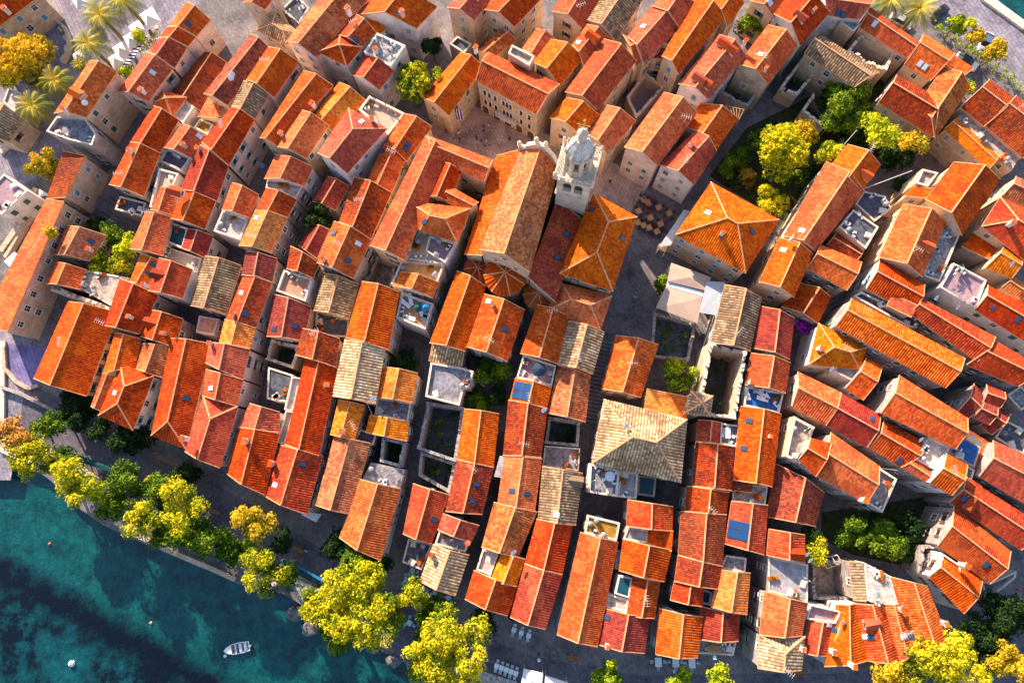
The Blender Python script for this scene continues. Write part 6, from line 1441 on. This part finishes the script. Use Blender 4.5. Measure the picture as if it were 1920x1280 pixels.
fs = {'t': True, 'c': True}; tb = mk_table('white_table', WHITE, 1.3, 1.0, 'white rectangular table below the orange ribbed roof', 'white tables on the promenade'); cw = mk_chair(simple('pale_blue_chair', (.35, .55, .62)), 'pale blue chair at the white promenade tables', 'pale blue promenade chairs')
tb.scale = (1, 1, 1)
for x, y in ((1098, 1122), (1228, 1125), (1350, 1132)): setup(960 + x / 4, 960 + y / 4, 0, tb, cw, 4, 0, fs, .95)
# garden lounge chairs by the cream ribbed roof
fs = {'t': True, 'c': True}; tb = mk_table('lounge_table', simple('pale_blue_top', (.40, .62, .70)), .8, .8, 'pale blue garden table near the cream and brown ribbed roof', 'garden tables near the promenade'); cw2 = mk_chair(simple('aqua_chair', (.30, .55, .65)), 'aqua garden chair near the cream and brown ribbed roof', 'aqua garden chairs')
for x, y in ((1172, 438), (1130, 505), (1248, 568), (1345, 602), (1442, 640), (1150, 828)): setup(480 + x / 4, 960 + y / 4, 0, tb, cw2, 3, .3 * x, fs, .8)
fs = {'t': True, 'c': True}; tb = mk_table('bistro_table', WHITE, .7, .7, 'small white table in the double row at the bottom edge', 'bistro tables at the bottom edge'); cw3 = mk_chair(simple('light_chair', (.55, .66, .72)), 'light chair in the double row at the bottom edge', 'light chairs at the bottom edge')
for i in range(5): setup(480 + (1805 + 36 * i) / 4, 960 + (1150 + 14 * i) / 4, .0, tb, cw3, 2, 1.3, fs, .65)
for i in range(3): setup(960 + (15 + 55 * i) / 4, 960 + (880 + 22 * i) / 4, .0, tb, cw3, 2, 1.3, fs, .65)
# tables in the arcade and on terraces
fs = {'t': True, 'c': True}; tb = mk_table('round_table', WHITE, 1.5, 1.5, 'round white table on the terrace in front of the mansion', None, True); cw4 = mk_chair(WHITE, 'white chair at the round mansion table', 'white chairs at the round mansion table')
p_ = P(960 + 735 / 4, 640 + 1010 / 4, 7.0); setup(960 + 735 / 4, 640 + 1010 / 4, 6.92, tb, cw4, 4, .5, fs, 1.0)
fs = {'t': True, 'c': True}; tb = mk_table('dining_table', WOOD, 1.0, 2.1, 'wooden dining table on the ground floor terrace', None); cw5 = mk_chair(simple('teal_chair', (.35, .60, .62)), 'pale chair around the wooden dining table', 'chairs around the wooden dining table')
setup(960 + 1520 / 4, 960 + 1025 / 4, 5.17, tb, cw5, 4, 0, fs, 1.1)
fs = {'t': True, 'c': True}; tb = mk_table('long_table', WHITE, .7, 1.6, 'long white table on the small terrace below the tall ruin', None); cw6 = mk_chair(WHITE, 'white chair beside the long white terrace table', 'white chairs by the long terrace table')
setup(960 + 1620 / 4, 640 + 685 / 4, 7.02, tb, cw6, 3, 1.5, fs, .9)
def umbrella(px, py, z, r, m, label, h=2.4, n=8):
    p = P(px, py, z + h); p.z = z; E = empty('parasol', p, label, 'parasol'); mb = MB(); mb.lathe((0, 0, h - .5), [(r, 0), (r * .5, .3), (.05, .5)], n); mb.obj('canopy', [m], E); mb = MB(); mb.beam((0, 0, 0), (0, 0, h), .04, 0, 6); mb.lathe((0, 0, 0), [(.3, 0), (.3, .1)], 10); mb.obj('pole', [DARKM], E)
umbrella(960 + 205 / 4, 640 + 205 / 4, 6.8, 1.1, simple('navy_canvas', (.02, .04, .07), .8), 'dark navy parasol on the purple floored terrace')
umbrella(480 + 1215 / 4, 320 + 1020 / 4, 7.22, .75, FAB_D, 'teal parasol beside the white terrace parapet'); umbrella(480 + 1262 / 4, 320 + 1020 / 4, 7.22, .75, FAB_B, 'blue parasol near the corner of the brick red terrace')
umbrella(1440 + 1015 / 4, 320 + 142 / 4, 0, 1.1, simple('lilac_canvas', (.45, .40, .62), .8), 'lilac parasol in the shaded lane below the washing line')
umbrella(116, 1240 - 200 + 250, 0, .01, FAB_W, 'x') if False else None
def lounger(px, py, z, rz, m, label, group):
    p = P(px, py, z + .3); p.z = z; E = empty('sun_lounger', p, label, 'lounger', group, rz); mb = MB(); mb.box((0, -.2, .28), .62, 1.3, .1); mb.obj('seat', [m], E); mb = MB(); mb.face([(-.31, .45, .36), (.31, .45, .36), (.31, 1.0, .7), (-.31, 1.0, .7)]); mb.face([(-.31, 1.0, .66), (.31, 1.0, .66), (.31, .45, .3), (-.31, .45, .3)]); mb.obj('backrest', [m], E)
    for x in (-.25, .25):
        for y in (-.75, .4): mb = MB(); mb.beam((x, y, 0), (x, y, .28), .03); mb.obj('leg', [DARKM], E)
for x, y, rz in ((1160, 970, .2), (1125, 1000, .9), (1235, 1055, .5), (1155, 1105, 1.3)): lounger(480 + x / 4, 320 + y / 4, 7.22, rz, WHITE, 'white sun lounger on the brick red terrace', 'white loungers on the brick red terrace')
for x, y, rz in ((1765, 398, .2), (1850, 375, .9), (1900, 395, .5), (1880, 430, 1.3)): lounger(960 + x / 4, 640 + y / 4, 7.12, rz, WHITE, 'white lounger on the bright blue terrace floor', 'white loungers on the blue floor')
# kayak
mb = MB(); p = P(960 + 1855 / 4, 640 + 1162 / 4, 6.6); p.z = 6.32
mb.lathe((-.4, 0, .12), [(.36, 0), (.42, .12), (.30, .22)], 12, 0); mb.lathe((.35, 0, .12), [(.42, 0), (.46, .12), (.34, .22)], 12, 1); mb.box((0, 0, .02), 1.5, .7, .24, 0, 1, .8)
o = mb.obj('toy_kayak', [simple('toy_red', (.60, .02, .02), .4), simple('toy_yellow', (.80, .35, .02), .4)], None, (0, 0, 0)); o.location = p; tag(o, 'red and yellow plastic kayak on the grey yard roof', 'kayak')
# ---------------- people ----------------
def person_mesh(legs, top, skin, hair, pose):
    me = bpy.data.meshes.new('sk'); st = .16 if pose else .06
    vs = [(0, 0, .95), (0, 0, 1.15), (0, 0, 1.42), (0, 0, 1.50), (0, 0, 1.62), (0, 0, 1.74), (-.10, 0, .88), (-.11, st, .50), (-.11, st * .6, .07), (-.11, st * .6 + .14, .04), (.10, 0, .88), (.11, -st * .5, .50), (.11, -st * 1.3, .09), (.11, -st * 1.3 + .13, .04),
          (-.20, 0, 1.40), (-.27, -.03, 1.12), (-.27, .12, .90), (-.27, .16, .82), (.20, 0, 1.40), (.27, .03, 1.12), (.27, .10, .90), (.27, .14, .82)]
    es = [(0, 1), (1, 2), (2, 3), (3, 4), (4, 5), (0, 6), (6, 7), (7, 8), (8, 9), (0, 10), (10, 11), (11, 12), (12, 13), (2, 14), (14, 15), (15, 16), (16, 17), (2, 18), (18, 19), (19, 20), (20, 21)]
    rad = [.15, .135, .15, .06, .105, .08, .095, .065, .045, .035, .095, .065, .045, .035, .06, .045, .035, .03, .06, .045, .035, .03]
    me.from_pydata(vs, es, []); o = bpy.data.objects.new('sk', me); COL.objects.link(o); md = o.modifiers.new('s', 'SKIN'); md2 = o.modifiers.new('d', 'SUBSURF'); md2.levels = 1
    for i, v in enumerate(me.skin_vertices[0].data): v.radius = (rad[i], rad[i]); v.use_root = (i == 0)
    dg = bpy.context.evaluated_depsgraph_get(); m2 = bpy.data.meshes.new_from_object(o.evaluated_get(dg)); bpy.data.objects.remove(o)
    for m in (legs, top, skin, hair): m2.materials.append(m)
    for p in m2.polygons:
        c = p.center; p.material_index = 3 if (c.z > 1.68 or (c.z > 1.56 and c.y < -.03)) else 2 if (c.z > 1.47 or (abs(c.x) > .2 and c.z < 1.0)) else 1 if c.z > .95 else 0
    m2.name = 'person'; return m2
SKIN = simple('skin', (.55, .30, .20), .6); HAIRS = [simple('hair_dark', (.04, .02, .015)), simple('hair_fair', (.35, .20, .08))]
CL = {k: simple('cloth_' + k, v, .85) for k, v in dict(red=(.45, .03, .03), white=(.75, .72, .70), navy=(.03, .04, .12), blue=(.08, .16, .45), black=(.03, .03, .035), pink=(.60, .10, .25), beige=(.45, .33, .22), green=(.08, .20, .10)).items()}
PP = [(480 + 1425 / 4, 985 / 4, 'red', 'navy', 'person in red top at the left of the group on the square'), (480 + 1480 / 4, 1020 / 4, 'white', 'black', 'person in white near the corner house on the square'), (480 + 1520 / 4, 1000 / 4, 'white', 'beige', 'person in white top and beige trousers near the flagpole'),
 (480 + 1525 / 4, 1045 / 4, 'black', 'navy', 'person in black standing below the flagpole'), (480 + 1655 / 4, 1030 / 4, 'navy', 'black', 'person in navy in the middle of the square'), (480 + 1705 / 4, 945 / 4, 'red', 'navy', 'person in red top in front of the gothic palace'), (480 + 1745 / 4, 945 / 4, 'white', 'navy', 'person in white top in front of the gothic palace'),
 (480 + 1708 / 4, 985 / 4, 'black', 'beige', 'person in black top and beige trousers before the palace'), (480 + 1690 / 4, 1050 / 4, 'blue', 'black', 'person in blue in the crowd of the square'), (480 + 1728 / 4, 1065 / 4, 'white', 'red', 'person in white top and red trousers on the square'), (480 + 1750 / 4, 1080 / 4, 'beige', 'navy', 'person in beige top at the right of the crowd'),
 (480 + 1715 / 4, 1095 / 4, 'navy', 'beige', 'person in navy top and beige trousers in the crowd'), (480 + 1900 / 4, 1040 / 4, 'black', 'black', 'person all in black beneath the gothic palace wall'), (480 + 1415 / 4, 1028 / 4, 'pink', 'white', 'person in pink top near the corner house'), (480 + 1688 / 4, 1150 / 4, 'beige', 'black', 'person in beige top below the crowd on the square'),
 (960 + 735 / 4, 320 + 80 / 4, 'black', 'navy', 'person in black beside the bell tower corner'), (960 + 1028 / 4, 320 + 515 / 4, 'red', 'white', 'person in red walking below the cafe tables'), (960 + 1018 / 4, 320 + 650 / 4, 'navy', 'blue', 'person in navy walking down the shaded paving'), (960 + 925 / 4, 320 + 950 / 4, 'white', 'beige', 'person in white alone on the shaded paving'),
 (960 + 1005 / 4, 320 + 455 / 4, 'blue', 'navy', 'person in blue top beside the lowest cafe table'), (960 + 1040 / 4, 320 + 262 / 4, 'pink', 'beige', 'person in pink top beside the upper cafe tables'), (960 + 985 / 4, 320 + 205 / 4, 'blue', 'beige', 'person in blue top at the topmost cafe table'),
 (480 + 555 / 4, 960 + 370 / 4, 'blue', 'white', 'person in blue walking on the promenade by the dark teal awning'), (480 + 380 / 4, 960 + 290 / 4, 'white', 'black', 'person in white top on the promenade above the awning'), (960 + 265 / 4, 960 + 1010 / 4, 'red', 'navy', 'person in red on the promenade below the long bent roof'),
 (960 + 310 / 4, 960 + 1045 / 4, 'beige', 'beige', 'person in beige on the promenade near the white based house'), (1440 + 1880 / 4, 960 + 580 / 4, 'pink', 'navy', 'person in pink on the promenade at the right edge'), (130, 838, 'navy', 'blue', 'person in navy near the long dark green awning')]
for i, (x, y, a, b_, lab) in enumerate(PP):
    me = person_mesh(CL[b_], CL[a], SKIN, HAIRS[i % 2], i % 2); p = P(x, y, .9); p.z = .01
    o = link('person', me, None, p); o.rotation_euler = (0, 0, i * 1.9); tag(o, lab, 'person', 'people')
# flag with pole on the corner house
p0 = P(480 + 1530 / 4, 960 / 4, 1.5); top = P(480 + 1520 / 4, 770 / 4, 7.5); E = empty('flag', (p0.x, p0.y, 0), 'purple and white flag hanging in front of the corner house on the square', 'flag')
mb = MB(); o_ = Vector((p0.x, p0.y, 0)); mb.beam(o_, Vector((p0.x, p0.y, 8)), .06, 0, 6); mb.obj('pole', [simple_ant], E, o_)
mb = MB()
for i in range(6):
    x0, x1 = .05 + i * .14, .05 + (i + 1) * .14; y0, y1 = math.sin(i * 1.9) * .12, math.sin((i + 1) * 1.9) * .12; mb.face([(x0, y0, 4.4), (x1, y1, 4.3), (x1, y1, 7.8), (x0, y0, 7.8)], 1 if i % 3 == 2 else 0)
mb.obj('cloth', [simple('flag_purple', (.12, .03, .42), .8), WHITE], E)
# ---------------- boat and buoys ----------------
c = P(960 - 960 + 444, 1215, -1.2); E = empty('motorboat', Vector((c.x, c.y, -1.6)), 'small white motorboat on the dark sea at the bottom left', 'boat', None, math.radians(12))
def ring(z, k, w_): return [Vector((x * 2.05 * k, y * w_, z)) for x, y in ((-1.0, 0), (-.8, -.5), (-.35, -.92), (.3, -1), (1, -.82), (1, .82), (.3, 1), (-.35, .92), (-.8, .5))]
mb = MB(); lo, hi, inn = ring(-.25, .86, .55), ring(.5, 1.0, .85), ring(.5, .93, .72); fl = ring(.12, .88, .66); n = 9
for i in range(n):
    j = (i + 1) % n; mb.face([lo[i], lo[j], hi[j], hi[i]]); mb.face([hi[i], hi[j], inn[j], inn[i]]); mb.face([inn[i], inn[j], fl[j], fl[i]])
mb.face(lo[::-1]); mb.face(fl, 1); mb.obj('hull', [WHITE, FM['c']], E)
mb = MB(); mb.face([(-1.95, 0, .52), (-1.4, -.45, .56), (-.75, -.62, .6), (-.75, .62, .6), (-1.4, .45, .56)]); mb.box((-.1, 0, .14), .12, 1.2, .5); mb.box((.55, 0, .14), .4, 1.15, .3); mb.box((1.35, 0, .14), .35, 1.1, .34); mb.obj('deck', [WHITE], E)
mb = MB(); mb.box((.05, -.2, .15), .3, .35, .75); mb.face([(-.65, -.55, .6), (-.65, .55, .6), (-.5, .5, .95), (-.5, -.5, .95)]); mb.obj('console', [simple('smoke_blue', (.10, .22, .30), .2)], E)
mb = MB(); mb.box((2.15, 0, .1), .35, .3, .7); mb.beam((2.2, 0, .2), (2.25, 0, -.6), .07); mb.obj('outboard', [simple('motor_grey', (.35, .38, .40), .4)], E)
def buoy(px, py, r, m, lab):
    mb = MB(); mb.lathe((0, 0, -r * .6), [(r * .3, 0), (r * .9, r * .4), (r, r), (r * .8, r * 1.5), (r * .2, r * 1.9)], 12); mb.beam((0, 0, r), (0, 0, r * 1.9), r * .15)
    o = mb.obj('buoy', [m], None, (0, 0, 0)); p = P(px, py, -1.5); p.z = -1.6; o.location = p; tag(o, lab, 'buoy')
buoy(93, 1019, .24, simple('buoy_red', (.80, .12, .06), .4), 'red buoy over the dark weed at the left'); buoy(283, 1167, .22, simple('buoy_orange', (.80, .45, .30), .4), 'tiny pale orange buoy in the middle of the weed'); buoy(422, 1229, .24, WHITE, 'white buoy beside the motorboat bow')
buoy(135, 1243, .5, WHITE, 'larger white mooring float at the bottom left')
# ---------------- cars ----------------
def car(px, py, rz, paint, roofm, label, L_=4.2, W_=1.75):
    p = P(px, py, .7); p.z = 0.01; E = empty('parked_car', p, label, 'car', 'cars parked by the harbour road', rz)
    def loft(secs, m, name, mats):
        mb = MB(); R = [[Vector((x, y * w_, z)) for y, z in prof] for x, w_, prof in secs]
        for a, b_ in zip(R, R[1:]):
            for i in range(len(a)): j = (i + 1) % len(a); mb.face([a[i], a[j], b_[j], b_[i]], 0)
        mb.face(R[0]); mb.face(R[-1][::-1]); return mb.obj(name, mats, E)
    h = W_ / 2
    def pf(t, b0=.28): return [(-.92, b0), (-1, b0 + .25), (-.97, t - .12), (-.8, t), (.8, t), (.97, t - .12), (1, b0 + .25), (.92, b0)]
    loft([(-L_/2, h * .78, pf(.62, .35)), (-L_/2 + .25, h * .95, pf(.72)), (-L_ * .28, h, pf(.86)), (0, h, pf(.90)), (L_ * .3, h, pf(.90)), (L_/2 - .15, h * .93, pf(.86)), (L_/2, h * .82, pf(.78, .35))], 0, 'body', [paint])
    def gf(t, w0, w1): return [(-w0, .86), (-w1, t), (w1, t), (w0, .86)]
    loft([(-L_ * .26, h, gf(.88, .84, .82)), (-L_ * .10, h, gf(1.38, .90, .70)), (L_ * .22, h, gf(1.42, .90, .72)), (L_ * .42, h, gf(.92, .86, .80))], 0, 'windows', [GLASS])
    loft([(-L_ * .09, h, [(-.66, 1.375), (-.64, 1.42), (.64, 1.42), (.66, 1.375)]), (L_ * .21, h, [(-.68, 1.41), (-.66, 1.46), (.66, 1.46), (.68, 1.41)])], 0, 'roof', [roofm])
    for x in (-L_ * .31, L_ * .30):
        for y in (-h + .05, h - .05): mb = MB(); mb.beam((x, y - .11, .31), (x, y + .11, .31), .31, 0, 14); wv_ = mb.obj('wheel', [DARKM], E); mb = MB(); mb.beam((x, y - .12, .31), (x, y + .12, .31), .17, 0, 10); mb.obj('rim', [simple_ant], wv_)
    for y in (-.6, .6): mb = MB(); mb.box((-L_/2 + .1, y, .55), .2, .3, .14); mb.obj('headlight', [SKYW], E); mb = MB(); mb.box((L_/2 - .08, y, .62), .16, .26, .16); mb.obj('taillight', [CL['red']], E)
    return E
SILV, _t, _b = mat('car_silver', .3, .5); _b.inputs['Base Color'].default_value = (.55, .52, .50, 1); CWH, _t, _b = mat('car_white', .25, .5); _b.inputs['Base Color'].default_value = (.80, .79, .78, 1); CBL, _t, _b = mat('car_blue', .25, .5); _b.inputs['Base Color'].default_value = (.10, .16, .28, 1); BLK, _t, _b = mat('car_black', .2, .5); _b.inputs['Base Color'].default_value = (.02, .02, .025, 1)
car(1440 + 1000 / 4, 155 / 4, math.radians(147), SILV, SILV, 'silver saloon car parked under the palm in the lane', 4.1, 1.8)
car(1440 + 1490 / 4, 462 / 4, math.radians(143), CWH, BLK, 'white hatchback with black roof parked in the lane', 4.1, 1.85)
car(1440 + 1635 / 4, 318 / 4, math.radians(60), SILV, CBL, 'grey blue car half hidden by the olive tree', 4.0, 1.8)
car(1440 + 1290 / 4, 95 / 4, math.radians(40), BLK, BLK, 'black car beside the clipped tree on the harbour road', 3.6, 1.7)
# washing line & cables
def line(a, b_, label, cat='cable', name='cable', r=.035, hang=0):
    mb = MB(); n = 8; pv = None; a = Vector(a); b_ = Vector(b_)
    for i in range(n + 1):
        t = i / n; q = a.lerp(b_, t) - Vector((0, 0, hang * math.sin(math.pi * t)))
        if pv: mb.beam(pv, q, r, 0, 4)
        pv = q
    o = mb.obj(name, [simple_ant], None, tuple(a)); tag(o, label, cat)
line(P(1440 + 720 / 4, 320 + 135 / 4, 9), P(1440 + 1080 / 4, 320, 8), 'long pale pole line stretched over the dark garden beside the round ruin', 'pole', 'line_pole', .07)
line(P(1440 + 540 / 4, 1120 / 4, 9), P(1440 + 665 / 4, 975 / 4, 9), 'thin yellow pole between the lemon tree and the orange roof', 'pole', 'line_pole', .05)
line(P(1440 + 830 / 4, 640 + 945 / 4, 8), P(1440 + 970 / 4, 640 + 965 / 4, 8), 'cable strung across the alley at the stone bay', hang=.3)
line(P(480 + 810 / 4, 640 + 420 / 4, 8.5), P(480 + 870 / 4, 640 + 545 / 4, 8), 'pale cable over the grey slab roof in the left centre', r=.05, hang=.2)
# boats' quay at the top right corner
o = wall_line([(1845, -8), (1925, 50)], -3, .5, 1.5, COPE, 'pale quay kerb beside the water at the top right corner')
# vine pergola beams
def pergola(px, z, n, label, m=WOOD):
    pts = [P(x, y, z) for x, y in px]; c = sum(pts, Vector()) / 4; E = empty('pergola', (c.x, c.y, 0), label, 'pergola'); o = (c.x, c.y, 0)
    for i in range(n + 1): t = i / n; mb = MB(); mb.beam(pts[0].lerp(pts[1], t), pts[3].lerp(pts[2], t), .09); mb.obj('beam', [m], E, o)
    for a, b_ in ((0, 1), (3, 2)): mb = MB(); mb.beam(pts[a] - Vector((0, 0, .12)), pts[b_] - Vector((0, 0, .12)), .09); mb.obj('rail', [m], E, o)
    for p in pts: mb = MB(); mb.beam((p.x, p.y, 0), (p.x, p.y, z - .1), .08); mb.obj('post', [m], E, o)
pergola(T(0, 320, 740, 190, 820, 200, 790, 290, 705, 275), 4.5, 5, 'dark metal pergola frame above the shaded garden yard', DARKM)
pergola(T(480, 640, -30, 1100, 150, 1210, 110, 1300, -60, 1200), 3.2, 6, 'brown timber pergola on the promenade below the lane of ribbed roofs')
pergola(T(960, 0, 1600, 790, 1740, 820, 1700, 900, 1660, 890), 8, 5, 'orange timber pergola above the blue shaded alley')
pergola(T(1440, 960, 390, 350, 520, 320, 560, 390, 440, 420), 3.0, 3, 'stone framed pergola in the pot filled courtyard', simple_ant)

# stepped street beside the mansion: long shallow treads with pale nosings
STP = ground_mat('step_paving', (.26, .22, .22), (.19, .165, .17), 1.3)
a0, a1 = P(960 + 700 / 4, 640 - 20 / 4, 0), P(960 + 585 / 4, 640 + 600 / 4, 0); d = (a1 - a0).normalized(); sd = Vector((-d.y, d.x, 0)); Ls = (a1 - a0).length; ns = 22
E = empty('stepped_street', ((a0 + a1) / 2).to_tuple(), 'long stepped street of dark stone running down between the lichen roof and the mansion', 'steps'); ob = E.location.copy()
mb = MB()
for i in range(ns):
    q0 = a0 + d * Ls * i / ns; q1 = a0 + d * Ls * (i + 1) / ns; z = .02 + .12 * (ns - i) / 2.2 * .35
    c4 = [q0 - sd * 1.9, q1 - sd * 1.9, q1 + sd * 1.9, q0 + sd * 1.9]
    if area(c4) < 0: c4 = c4[::-1]
    mb.prism([(p.x, p.y) for p in c4], .01, z + .05)
mb.obj('treads', [STP], E, ob); mb = MB()
for i in range(ns):
    q1 = a0 + d * Ls * (i + 1) / ns; z = .02 + .12 * (ns - i) / 2.2 * .35 + .05
    c4 = [q1 - d * .16 - sd * 1.9, q1 - sd * 1.9 + d * .01, q1 + sd * 1.9 + d * .01, q1 - d * .16 + sd * 1.9]
    if area(c4) < 0: c4 = c4[::-1]
    mb.prism([(p.x, p.y) for p in c4], .01, z + .012)
mb.obj('nosings', [FM['c']], E, ob)

wall_line([(215, 978), (262, 1006), (330, 1038), (392, 1064), (440, 1086)], -1.5, .45, .7, WM['s'], 'rough pale sea wall under the row of lower left pines')
wall_line([(505, 1096), (560, 1090), (600, 1108)], -1, .6, .5, COPE, 'pale parapet between the landing and the dark teal awning')
wall_line([(0, 470), (35, 420), (66, 352)], 0, 1.4, .9, WM['s'], 'outer stone wall at the left edge, nearer the corner')
wall_line([(8, 482), (45, 418), (76, 368)], 0, 1.2, .6, WM['s'], 'inner stone wall running beside the white triangular sail')
wall_line([(0, 285), (52, 236)], 0, .5, .8, COPE, 'pale kerb on the paving below the lowest palm')
def street_bench(px, py, rz, label):
    p = P(px, py, .5); p.z = .01; E = empty('bench', p, label, 'bench', 'benches on the promenade', rz)
    mb = MB(); mb.box((0, 0, .42), 1.7, .45, .06); mb.obj('seat', [WOOD], E); mb = MB(); mb.box((0, -.22, .5), 1.7, .06, .4); mb.obj('backrest', [WOOD], E)
    for x in (-.7, .7): mb = MB(); mb.box((x, 0, 0), .08, .4, .42); mb.obj('leg', [DARKM], E)
for x, y, rz, lab in ((300, 868, -.5, 'wooden bench on the promenade above the green trees'), (402, 958, -.5, 'wooden bench on the promenade left of the golden pine'), (560, 1030, -.5, 'wooden bench above the dark teal awning'), (745, 1148, -.4, 'wooden bench near the aqua garden chairs'), (1075, 1232, -.1, 'wooden bench on the promenade left of the round green treetop'), (1500, 1262, .1, 'wooden bench at the bottom right promenade')): street_bench(x, y, rz, lab)
def lamp(px, py, label):
    p = P(px, py, 0); p.z = 0; E = empty('street_lamp', p, label, 'street lamp', 'lamps along the promenade'); mb = MB(); mb.beam((0, 0, 0), (0, 0, 3.6), .07, 0, 8, .04); mb.lathe((0, 0, 0), [(.16, 0), (.16, .3), (.08, .45)], 8); mb.obj('post', [DARKM], E)
    mb = MB(); mb.lathe((0, 0, 3.6), [(.1, 0), (.2, .1), (.26, .45), (.06, .7)], 8); mb.obj('lantern', [SKYW], E)
for x, y, lab in ((205, 828, 'street lamp near the nearly black round tree'), (455, 968, 'street lamp beside the golden pine'), (620, 1078, 'street lamp beside the blue strip roof'), (1010, 1225, 'street lamp above the white market canopies'), (1255, 1245, 'street lamp beside the white promenade tables')): lamp(x, y, lab)
place_windows()
